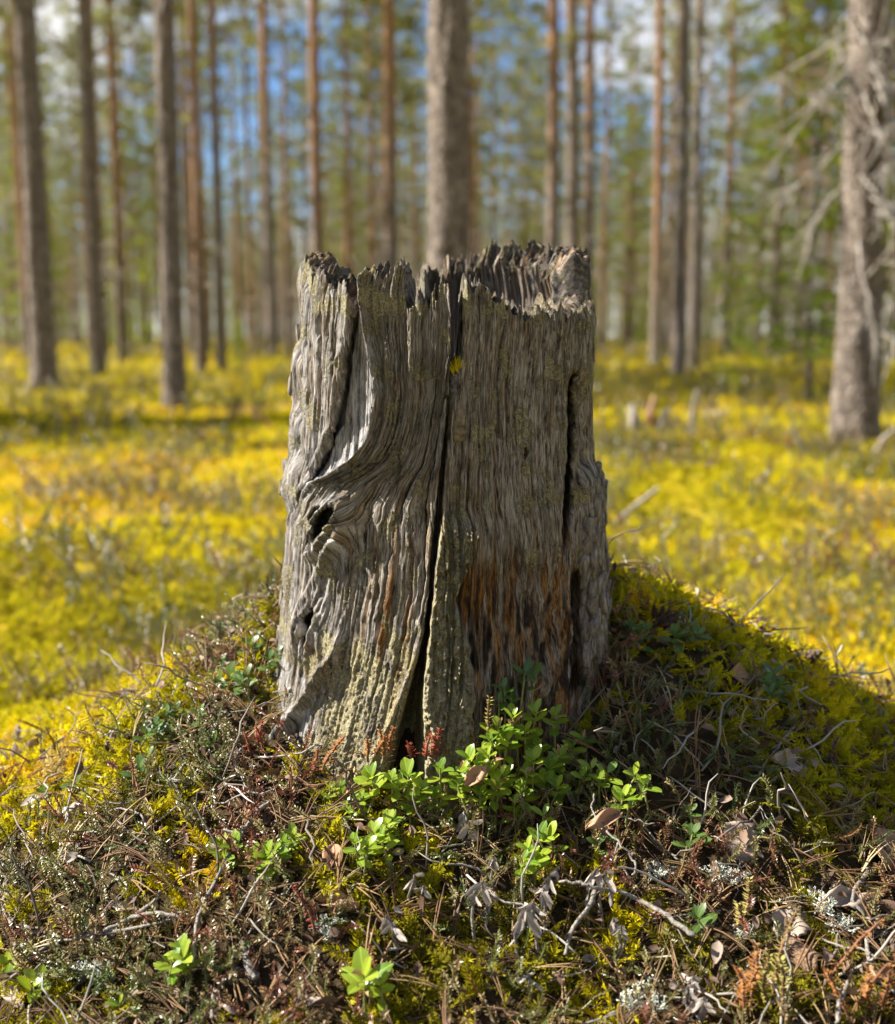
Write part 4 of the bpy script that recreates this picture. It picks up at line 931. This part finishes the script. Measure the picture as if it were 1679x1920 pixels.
fallen('brown withered leaf amid the dense bright lingonberry clump', 895, 1452, .02, .011, 2.1, M_brown, (0, -.6), 0, .08, .8, .3, .04)
fallen('small dark dead leaf lying in the bottom left corner', 22, 1865, .03, .009, 1.2, M_birch, (0, -.4), 0, .05, .5, .2)
# rolled scrap of bark
p = hit(1500, 1790, .012); root = empty('rolled_bark', p); tag(root, 'small rolled brown bark scrap at the lower right', 'bark scrap')
v = []; f = []
for i in range(9):
    for j in range(15):
        a = -.6 + 4.6 * j / 14; r_ = .0062 * (1 + .05 * math.sin(i * 2.3 + j)) + .0006 * j / 14; v.append((r_ * math.cos(a), -.013 + .026 * i / 8 + .002 * math.sin(j), r_ * math.sin(a)))
for i in range(8):
    for j in range(14): f.append((i * 15 + j, i * 15 + j + 1, i * 15 + j + 16, i * 15 + j + 15))
o = mesh_obj('bark_curl', v, f, m_stem('rolled_brown_bark', (.10, .055, .03), (.36, .23, .14), 500), root); o.rotation_euler = (.3, .2, .9); md = o.modifiers.new('t', 'SOLIDIFY'); md.thickness = .0012
# cones
def cone(label, Xp, Yp, ln, rot):
    p = hit(Xp, Yp, .016); root = empty('pine_cone', p); tag(root, label, 'pine cone', 'pine cones on the mound')
    v, f = leaf_grid(.011, .009, .5, -.35, 4, 3, 0)
    v2 = [(x, y, z + .0012) for x, y, z in v]; n = len(v); f2 = f + [tuple(n + a for a in q[::-1]) for q in f]
    sd = mesh_obj('cone_scale', v + v2, f2, M_cone, None, True, False).data
    Rm = Euler(rot).to_matrix().to_4x4()
    mb = MB(); mb.tube([Rm @ Vector((0, 0, ln * t)) for t in (-.5, -.2, .2, .5)], [.004, .0055, .004, .0015], 8); mb.build('cone_core', M_cone, root)
    for k in range(34):
        s = k / 34; a = k * 2.399; rr = .004 * (1 - s * .6)
        o = bpy.data.objects.new('cone_scale', sd); COL.objects.link(o); o.parent = root
        el = -.2 + 1.1 * s
        o.matrix_local = Rm @ Matrix.Translation((0, 0, -ln * .5 + ln * s)) @ Matrix.Rotation(a, 4, 'Z') @ Matrix.Translation((0, rr, 0)) @ Matrix.Rotation(el, 4, 'X') @ Matrix.Diagonal((1 - .5 * s, 1 - .4 * s, 1, 1))
cone('dark open pine cone resting on the right slope', 1500, 1242, .03, (.5, .9, .3))
cone('dark pine cone half hidden at the right edge behind the forked twig', 1655, 1780, .026, (1.2, .2, .6))
cone('small dark cone lying in the moss left of the right shoulder', 1248, 1165, .022, (1.4, .4, 1.2))
# reindeer lichen
def lichen(label, Xp, Yp, s):
    p = hit(Xp, Yp, .008); root = empty('reindeer_lichen', p); tag(root, label, 'lichen', 'reindeer lichen tufts')
    mb = MB()
    def br(q, d, ln, r_, k):
        e = q + d * ln; mb.tube([q, q.lerp(e, .5) + Vector((random.gauss(0, .1), random.gauss(0, .1), random.gauss(0, .1))) * ln, e], [r_, r_ * .85, r_ * .7], 4, 0, True)
        if k > 0:
            for j in range(3 if k > 1 else 2):
                nd = (d + Vector((random.uniform(-.9, .9), random.uniform(-.9, .9), random.uniform(-.5, .6)))).normalized(); br(e, nd, ln * .72, r_ * .72, k - 1)
    for k in range(9):
        br(Vector((random.uniform(-.006, .006) * s, random.uniform(-.006, .006) * s, -.004)), Vector((random.uniform(-.8, .8), random.uniform(-.9, .5), 1)).normalized(), .0055 * s, .0007 * s, 3)
    o = mb.build('lichen_branch', M_lichen, root); o['kind'] = 'stuff'
lichen('pale lichen tuft under the right bright shoots in shade', 1238, 1636, .9)
lichen('pale grey lichen tuft left of the curled branch shadow', 1345, 1640, .9)
lichen('largest whitish lichen tuft on the lower right slope', 1538, 1700, 1.2)
lichen('greenish lichen tuft below the largest whitish one', 1572, 1738, 1.1)
lichen('small lichen tuft right below the pale round-lobed leaf', 1378, 1645, .8)
lichen('crumbly lichen patch at the bottom edge right of centre', 1200, 1885, 1.3)
lichen('tiny lichen tuft near the shaded lower twig', 1400, 1750, .7)
lichen('pale lichen tuft on the litter above the large rosette', 615, 1745, .9)
lichen('pale yellowish lichen tuft between the lower left twigs', 165, 1830, 1.0)
lichen('lichen scrap by the upper left dead sprig', 135, 1600, .8)
# moss tuft in the split
p = Vector(unproj(857, 694, .846)); root = empty('moss_tuft', p); tag(root, 'small yellow moss tuft growing in the upper split of the stump', 'moss')
M_tuft = m_leaf('yellow_moss_tuft', (.42, .38, .01), (.62, .46, .008), (.7, .6, .02), .35, .7, .2)
mb = MB()
for k in range(90):
    a = random.uniform(0, 6.28); e = random.uniform(.4, 1.5); d = Vector((math.cos(a) * math.cos(e), math.sin(a) * math.cos(e), math.sin(e)))
    mb.blade((random.uniform(-.003, .003), random.uniform(-.008, .004), random.uniform(-.004, .002)), d, (0, -1, .3), random.uniform(.005, .0115), .0013, .1, 0, 2)
o = mb.build('moss_blade', M_tuft, root); o['kind'] = 'stuff'
mb = MB(); mb.tube([Vector((0, 0, -.05)), Vector((.001, 0, -.02)), Vector((0, 0, .0))], [.009, .008, .0065], 8, 0, True, .2); mb.build('moss_cushion', M_twigd, root)

# ------------------------------------------------------------------ the pine forest
def crown_mesh(seed, h, base, spread, mt_needle, dens=1.0, droop=-.1, tuft=.26):
    r = random.Random(seed); mb = MB(); nb = int(27 * dens)
    for i in range(nb):
        s = (i + r.random()) / nb; z = base + (h - base) * s; a = i * 2.399 + r.uniform(-.4, .4)
        ln = spread * (1 - s) ** .7 * r.uniform(.55, 1.15) + .25
        d = Vector((math.cos(a), math.sin(a), droop + .5 * s + r.uniform(-.12, .2))).normalized()
        p0 = Vector((0, 0, z)); P_ = [p0, p0 + d * ln * .5 + Vector((0, 0, .03)), p0 + d * ln + Vector((0, 0, .12 * ln))]
        mb.tube(P_, [.025 * (1.1 - s), .016, .006], 4, 1, False)
        for k in range(int((8 + 9 * ln) * .8)):
            t = r.uniform(.3, 1.05); q = P_[0].lerp(P_[2], t) + Vector((r.gauss(0, .16), r.gauss(0, .16), r.gauss(0, .10))) * (.4 + ln * .45)
            ax = (d + Vector((r.uniform(-.8, .8), r.uniform(-.8, .8), r.uniform(-.3, .9)))).normalized()
            for j in range(6):
                e = (ax + Vector((r.uniform(-1, 1), r.uniform(-1, 1), r.uniform(-1, 1))) * .75).normalized()
                mb.blade(q, e, (r.uniform(-1, 1), r.uniform(-1, 1), 1), tuft * r.uniform(.6, 1.2), tuft * .16, r.uniform(-.2, .2))
    return mb.build('crown', [mt_needle, M_bark], None, False, False).data
H0 = 14.0
crowns = [crown_mesh(600, H0, 7.4, 1.5, M_pineneedle), crown_mesh(601, H0, 6.0, 1.3, M_pineneedle), crown_mesh(602, H0, 8.7, 1.9, M_pineneedle, 1.2), crown_mesh(603, H0, 4.4, 1.15, M_pineneedle, 1.1), crown_mesh(604, H0, 6.8, 1.1, M_pineneedle, .9)]
spruce_crowns = [crown_mesh(620, 9.0, .7, 1.5, M_spruceneedle, 3.4, -.35, .22), crown_mesh(621, 9.0, .4, 1.25, M_spruceneedle, 3.0, -.3, .2)]
def trunk_mesh(seed, r0, h, seg, rows, rough=.06):
    r = np.random.default_rng(seed); zz_ = (np.linspace(0, 1, rows) ** 1.35) * h; th = np.linspace(0, 2 * math.pi, seg, endpoint=False)
    T_, Z_ = np.meshgrid(th, zz_)
    fl = 1 + .42 * np.exp(-Z_ / (r0 * 2.2)); rad = r0 * (1 - .72 * (Z_ / h) ** 1.1) * fl
    rad = rad * (1 + rough * fbm(T_ * 3.2 + seed, Z_ / (r0 * 5), seed, 3)) + .25 * r0 * np.exp(-Z_ / (r0 * 1.6)) * np.maximum(0, np.sin(T_ * 4 + seed)) * .7
    bx_ = .03 * np.sin(Z_ * .55 + seed) * (Z_ / h) * 2; by_ = .03 * np.cos(Z_ * .4 + seed * 2) * (Z_ / h) * 2
    V_ = np.stack([rad * np.cos(T_) + bx_, rad * np.sin(T_) + by_, Z_ - .12], -1)
    i_ = np.arange(rows * seg).reshape(rows, seg); n_ = np.roll(i_, -1, 1)
    return mesh_obj('trunk', V_, np.stack([i_[:-1], n_[:-1], n_[1:], i_[1:]], -1).reshape(-1, 4), M_bark, None, True, False).data
def whorl_mesh(seed, h0, h1, n, ln):
    r = random.Random(seed); mb = MB()
    for i in range(n):
        z = r.uniform(h0, h1); a = r.uniform(0, 6.28); l = ln * r.uniform(.3, 1.1); d = Vector((math.cos(a), math.sin(a), r.uniform(-.5, .35))).normalized()
        p = Vector((0, 0, z)); P_ = [p, p + d * l * .5 + Vector((0, 0, r.uniform(-.06, .06))), p + d * l + Vector((r.uniform(-.1, .1), r.uniform(-.1, .1), r.uniform(-.25, .05)))]
        mb.tube(P_, [.016, .011, .004], 4, 0, False)
        for k in range(2):
            q = P_[1].lerp(P_[2], r.random()); mb.tube([q, q + (d + Vector((r.uniform(-1, 1), r.uniform(-1, 1), r.uniform(-.6, .4)))) * l * .3], [.006, .003], 3, 0, False)
    return mb.build('dead_branch_whorl', M_dbranch, None, True, False).data
trunks = [trunk_mesh(700 + k, .12, H0, 14, 40) for k in range(4)]
whorls = [whorl_mesh(720 + k, .8, 7.5, 46, 1.0) for k in range(4)]
def branch_mesh(seed):
    r = random.Random(seed); mb = MB(); d = Vector((1, 0, r.uniform(-.5, .3))).normalized(); P_ = [Vector((0, 0, 0)), d * .45 + Vector((0, 0, .04)), d * .9 + Vector((0, r.uniform(-.15, .15), -.12))]
    S = smooth_path(P_, 4); n = len(S); mb.tube(S, [.016 * (1 - .8 * i / (n - 1)) + .002 for i in range(n)], 5, 0, True, .1)
    for k in range(4):
        i = r.randrange(3, n); mb.tube([S[i], S[i] + Vector((r.uniform(0, .25), r.uniform(-.25, .25), r.uniform(-.2, .1)))], [.006, .002], 4, 0, False)
    return mb.build('dead_branch', M_dbranch, None, True, False).data
branches = [branch_mesh(740 + k) for k in range(5)]
def child(data, parent, name, mtx=None):
    o = bpy.data.objects.new(name, data); COL.objects.link(o); o.parent = parent
    if mtx is not None: o.matrix_local = mtx
    return o
def pine(x, y, rad, h, lean=(0, 0), label='', group='pine trees', crown=None, whorl=True, tmesh=None, rz=None):
    root = empty('pine_tree', gpt(x, y)); tag(root, label, 'pine tree', group)
    sh = Matrix.Identity(4); sh[0][2] = lean[0]; sh[1][2] = lean[1]
    rzm = Matrix.Rotation(random.uniform(0, 6.28) if rz is None else rz, 4, 'Z')
    if tmesh is None: child(random.choice(trunks), root, 'trunk', sh @ rzm @ Matrix.Diagonal((rad / .12, rad / .12, h / H0, 1)))
    else: child(tmesh, root, 'trunk', sh)
    k = random.randrange(len(crowns)) if crown is None else crown
    if k >= 0: child(crowns[k], root, 'crown', sh @ rzm @ Matrix.Diagonal((h / H0, h / H0, h / H0, 1)))
    if whorl == 'parts':
        for k in range(9):
            child(random.choice(branches), root, 'dead_branch', sh @ Matrix.Translation((0, 0, random.uniform(1.0, 6.0))) @ Matrix.Rotation(random.uniform(0, 6.28), 4, 'Z') @ Matrix.Diagonal((random.uniform(.4, 1.1),) * 3 + (1,)))
    elif whorl:
        child(random.choice(whorls), root, 'dead_branch_whorl', sh @ rzm @ Matrix.Diagonal((random.uniform(.7, 1.1),) * 3 + (1,)))['kind'] = 'stuff'
    return root
used = []
def px_tree(Xb, Yb, wpx, Xt, label, d=None, h=None, crown=None, detail=False, whorl='parts', grey=0):
    if d is None: p = hit(Xb, Yb)
    else:
        q = unproj(Xb, 640, d); p = Vector((q[0], q[1], 0))
    y = p.y; rad = wpx * y / FPX * .5
    xt = unproj(Xt, 0, y); zt = xt[2]; lean = (xt[0] - p.x) / max(zt, .5)
    h = h or random.uniform(13, 17); used.append((p.x, y))
    tm = trunk_mesh(int(Xb), rad, h, 40, 150, .09) if detail else None
    t = pine(p.x, y, rad, h, (lean, random.uniform(-.01, .01)), label, 'pine trees that stand out behind the stump', crown, whorl, tm)
    for c_ in t.children:
        if c_.name.startswith('trunk'): c_.pass_index = grey
    return t, p, lean, rad
px_tree(85, 726, 44, 47, 'thick dark pine at the left edge, leaning a little outwards', detail=True, crown=2, grey=50)
px_tree(185, 706, 27, 158, 'slim reddish pine right of the thick one at the left edge', crown=0)
px_tree(328, 764, 40, 314, 'dark straight pine with orange upper bark, left of the stump', detail=True, crown=2)
px_tree(378, 700, 20, 362, 'thin orange pine close behind the dark straight one', crown=0)
px_tree(416, 694, 20, 398, 'thin grey pine left of the stump, right of the thin orange one', crown=4)
px_tree(512, 672, 20, 488, 'orange-barked thin pine just left of the stump', crown=1)
px_tree(600, 690, 24, 590, 'slim dark pine above the left shoulder of the stump', d=20, crown=4)
px_tree(738, 690, 27, 722, 'slim dark pine rising behind the stump, left of the big trunk', d=19, crown=0)
px_tree(842, 0, 80, 836, 'big pine trunk directly behind the stump, one side sunlit', d=6.9, detail=True, h=17, crown=2, whorl=False, grey=60)
px_tree(1036, 0, 26, 1028, 'dark slim pine above the right half of the stump', d=17, crown=0)
px_tree(1072, 0, 30, 1066, 'grey pine just behind the orange one above the stump', d=24, crown=1)
px_tree(1102, 0, 21, 1097, 'orange slim pine above the right edge of the stump', d=18, crown=2)
px_tree(1228, 684, 20, 1236, 'pale slim pine right of the stump, beside the dark reddish one', crown=0)
px_tree(1271, 704, 24, 1275, 'dark reddish pine right of the stump, darkest of its row', crown=2)
px_tree(1298, 694, 19, 1311, 'pale pinkish slim pine next to the dark reddish one', crown=4)
px_tree(1362, 664, 17, 1358, 'thin pine midway between the pinkish one and the big right trunk', crown=0)
px_tree(1458, 664, 17, 1464, 'thin orange pine left of the big right trunk', crown=2)
px_tree(1490, 660, 16, 1494, 'thin dark pine nearest the big right trunk', crown=1)
tr, tp, tl, trad = px_tree(1602, 832, 78, 1616, 'big pale pine at the right edge with many dead branches', detail=True, h=16, crown=2, whorl=False, grey=60)
# its dead branches, each a part
def dead_branch(px):
    Q = []
    for Xp, Yp, dd in px:
        d_ = ray(Xp, Yp); Q.append(Vector(CAM + d_ * ((tp.y + dd) / d_[1])) - tr.location)
    S = smooth_path(Q, 4); n = len(S); mb = MB()
    mb.tube(S, [.0065 * (1 - .75 * i / (n - 1)) + .0018 for i in range(n)], 6, 0, True, .15)
    for k in range(13):
        i = random.randrange(n // 3, n); d_ = (S[i] - S[i - 1]).normalized(); q = S[i]
        e = q + (d_ + Vector((random.uniform(-.9, .9), random.uniform(-.9, .9), random.uniform(-.9, .5)))).normalized() * random.uniform(.1, .32)
        mb.tube([q, q.lerp(e, .5) + Vector((0, 0, -.01)), e], [.005, .004, .002], 4, 0, False)
    mb.build('branch', M_dbranch, tr)
for b in ([(1600, 120, 0), (1560, 160, -.1), (1500, 240, -.2), (1450, 310, -.3)], [(1600, 250, 0), (1540, 310, .1), (1480, 360, .2)], [(1598, 60, 0), (1540, 95, .2), (1450, 150, .4), (1405, 190, .5)],
          [(1610, 60, -.1), (1640, 120, -.3), (1660, 180, -.4)], [(1620, 180, -.1), (1650, 250, -.3), (1679, 290, -.4)], [(1615, 330, -.1), (1650, 370, -.3), (1690, 400, -.4)],
          [(1610, 450, -.1), (1618, 520, -.3), (1640, 600, -.35)], [(1600, 340, 0), (1560, 370, 0), (1525, 430, 0)], [(1625, 520, -.1), (1660, 480, -.2), (1690, 440, -.3)],
          [(1640, 240, -.1), (1665, 300, -.2), (1660, 330, -.3)], [(1600, 20, 0), (1570, 60, -.2), (1590, 150, -.4)], [(1630, 390, 0), (1660, 400, -.2), (1690, 380, -.3)],
          [(1625, 100, 0), (1655, 80, -.2), (1690, 60, -.3)], [(1620, 600, 0), (1650, 620, -.1), (1680, 640, -.2)]):
    dead_branch(b)
for k in range(12):
    Y0_ = random.uniform(-60, 640); sg = random.choice((-1, 1, 1)); dx = random.uniform(35, 110) * sg; dy = random.uniform(-30, 120)
    dead_branch([(1612 + sg * 12, Y0_, 0), (1612 + dx * .5, Y0_ + dy * .35, random.uniform(-.3, .3)), (1612 + dx, Y0_ + dy, random.uniform(-.6, .5))])

# trees farther back, alike
BANDS = [(60, 'behind and left of the thick left-edge pine'), (175, 'between the thick left-edge pine and the slim reddish one'), (320, 'between the slim reddish pine and the dark straight one'), (430, 'right behind the dark straight pine at the left'),
         (560, 'just left of the stump top'), (690, 'above the left rim of the stump'), (800, 'just left of the big middle trunk'), (1000, 'just right of the big middle trunk'), (1120, 'about the orange pine above the stump'), (1250, 'right of the stump, before the dark reddish pine'),
         (1380, 'between the pinkish pine and the thin midway pine'), (1560, 'left of the big right trunk'), (99999, 'behind the big right trunk')]
def far_label(Xp): return 'slim far pine ' + next(t for lim, t in BANDS if Xp < lim)
rr = random.Random(41); cnt = 0; tries = 0
while cnt < 295 and tries < 12000:
    tries += 1
    y = rr.uniform(25, 58) if rr.random() < .45 else math.sqrt(rr.uniform(30 ** 2, 110 ** 2)); x = rr.uniform(-1, 1) * (.40 * y + 1)
    Xp = 839.5 + FPX * x / y
    if y < 34 and 880 < Xp < 1010: continue
    if y < 45 and rr.random() < .35 and 600 < Xp < 1450: continue
    if any((x - a) ** 2 + (y - b) ** 2 < (1.1 + y * .012) ** 2 for a, b in used): continue
    used.append((x, y)); cnt += 1
    kx = rr.choice([0, 1, 2, 4, 4, 3] if y < 40 else [0, 1, 1, 3, 3, 4])
    pine(x, y, rr.uniform(.05, .095), rr.uniform(9.5, 16), (rr.uniform(-.02, .02), rr.uniform(-.02, .02)), far_label(Xp), 'slim far pines', kx, y < 75)
# trees beyond the left of the frame, whose shadows band the moss
for x, y, h in ((-13, 8.35, 10.5), (-12.2, 8.7, 10.2), (-4.4, 6.15, 15), (-6.6, 9.9, 15), (-9, 13.9, 13), (-9, 15.5, 16), (-13, 11.8, 16), (-12, 16.5, 16), (-11, 13.2, 15), (-14, 20, 16)):
    pine(x, y, .13, h, (0, 0), 'pine outside the frame whose shadow bands the moss', 'pines beside the view', 2, True)
# spruces
def spruce(x, y, s, label, k=0):
    root = empty('spruce_tree', gpt(x, y)); tag(root, label, 'spruce', 'young spruces'); z = random.uniform(0, 6)
    M = Matrix.Rotation(z, 4, 'Z') @ Matrix.Diagonal((s, s, s, 1)); child(spruce_crowns[k], root, 'crown', M)
    child(trunks[0], root, 'trunk', Matrix.Diagonal((.5 * s, .5 * s, 9.2 / H0 * s, 1))); used.append((x, y))
def at_px(X_, d): q = unproj(X_, 640, d); return q[0], q[1]
for X_, d, s, k, lb in ((1520, 10.0, .52, 0, 'bright green spruce left behind the big right pine'), (1650, 14, .8, 1, 'green spruce behind the big right pine, cut by the frame'), (1180, 42, .9, 1, 'narrow dark spruce far off right of the stump'),
                        (448, 16, .085, 0, 'tiny dark green spruce seedling left of the stump'), (1420, 30, .7, 1, 'far green spruce among thin pines at the right'), (250, 34, .75, 1, 'far green spruce between the left pines'),
                        (660, 44, .8, 0, 'far spruce seen over the left rim of the stump'), (985, 48, .55, 1, 'low far spruce seen over the right rim of the stump'), (1330, 50, .5, 0, 'low far spruce under the cloud gap at the right'), (60, 30, .7, 0, 'far spruce behind the thick left pine')):
    spruce(*at_px(X_, d), s, lb, k)
# broken root and snag in the mid-ground moss
p = hit(1215, 815); root = empty('broken_stump', p); tag(root, 'low broken brown stump remnant in the blurred moss', 'broken stump')
for k, (dx, hh, rr_, ln_) in enumerate(((-.07, .17, .035, -.02), (.0, .22, .03, .03), (.06, .15, .04, .05), (.1, .1, .03, .08))):
    mb = MB(); mb.tube([Vector((dx, 0, -.05)), Vector((dx + ln_ * .4, .01, hh * .5)), Vector((dx + ln_, 0, hh))], [rr_ * 1.3, rr_, rr_ * .3], 8, 0, True, .25); mb.build('shard', M_brown if k % 2 else M_dbranch, root)
def snag(label, pts, w0, w1, yb):
    Q = [Vector(unproj(a, b, yb)) for a, b in pts]; org = Q[0].copy(); root = empty('dead_stick', org); tag(root, label, 'dead stick', 'dead sticks in the moss')
    mb = MB(); S = smooth_path([q - org for q in Q]); n = len(S); mb.tube(S, [w0 + (w1 - w0) * i / (n - 1) for i in range(n)], 7, 0, True, .2); mb.build('stick', M_dbranch, root)
yb = hit(1295, 820).y
snag('upright pale dead stick right of the broken stump', [(1292, 830), (1300, 770), (1308, 730)], .022, .008, yb)
snag('short leaning pale stick before the big right pine', [(1515, 850), (1495, 820), (1485, 800)], .016, .006, hit(1515, 850).y)
snag('pale dead branch lying at the foot of the big right pine', [(1640, 855), (1660, 820), (1690, 800)], .016, .008, hit(1640, 850).y)
snag('fallen grey stick on gold moss right of the stump', [(1150, 985), (1190, 950), (1235, 915)], .008, .006, hit(1150, 985).y)
snag('long thin fallen branch in the moss before the right pine', [(1350, 1010), (1400, 1000), (1420, 1010)], .007, .005, hit(1380, 1005).y)

# far wood beyond the trees one can tell apart: one mass
def far_proto(k, cr):
    src = mesh_obj('far_tree', np.zeros((0, 3)), [], None, None, True, False); me = src.data
    import bmesh
    bm = bmesh.new(); bm.from_mesh(trunks[k]); nf = len(bm.faces)
    bm.from_mesh(cr)
    for i, f_ in enumerate(bm.faces):
        if i < nf: f_.material_index = 1
    bm.to_mesh(me); bm.free(); me.materials.append(M_pineneedle); me.materials.append(M_bark); return src
C_far = protos('far_tree', [far_proto(0, crowns[3]), far_proto(1, crowns[1]), far_proto(2, crowns[4])])
n = 1000; y = np.sqrt(rng.uniform(80 ** 2, 230 ** 2, n)); x = rng.uniform(-1, 1, n) * (.5 * y + 6)
scatter('far_wood', C_far, np.stack([x, y, height(x, y)], -1), np.stack([rng.normal(0, .02, n), rng.normal(0, .02, n), rng.uniform(0, 6.28, n)], -1), rng.uniform(.6, 1.05, n), rng.integers(0, 3, n), rng.random(n), 'far pine wood closing the view behind the nearer trunks', 'wood')
n = 160; y = np.sqrt(rng.uniform(32 ** 2, 120 ** 2, n)); x = rng.uniform(-1, 1, n) * (.48 * y + 4)
C_und = protos('undergrowth', [mesh_obj('young_spruce', np.zeros((0, 3)), [], None, None, True, False) for k in range(2)])
for o_, m_ in zip(C_und.objects, spruce_crowns): o_.data = m_
scatter('far_undergrowth', C_und, np.stack([x, y, height(x, y)], -1), np.stack([rng.normal(0, .03, n), rng.normal(0, .03, n), rng.uniform(0, 6.28, n)], -1), rng.uniform(.08, .34, n) * (y / 70 + .3), rng.integers(0, 2, n), rng.random(n), 'low green undergrowth of young spruces far back between the trunks', 'undergrowth')
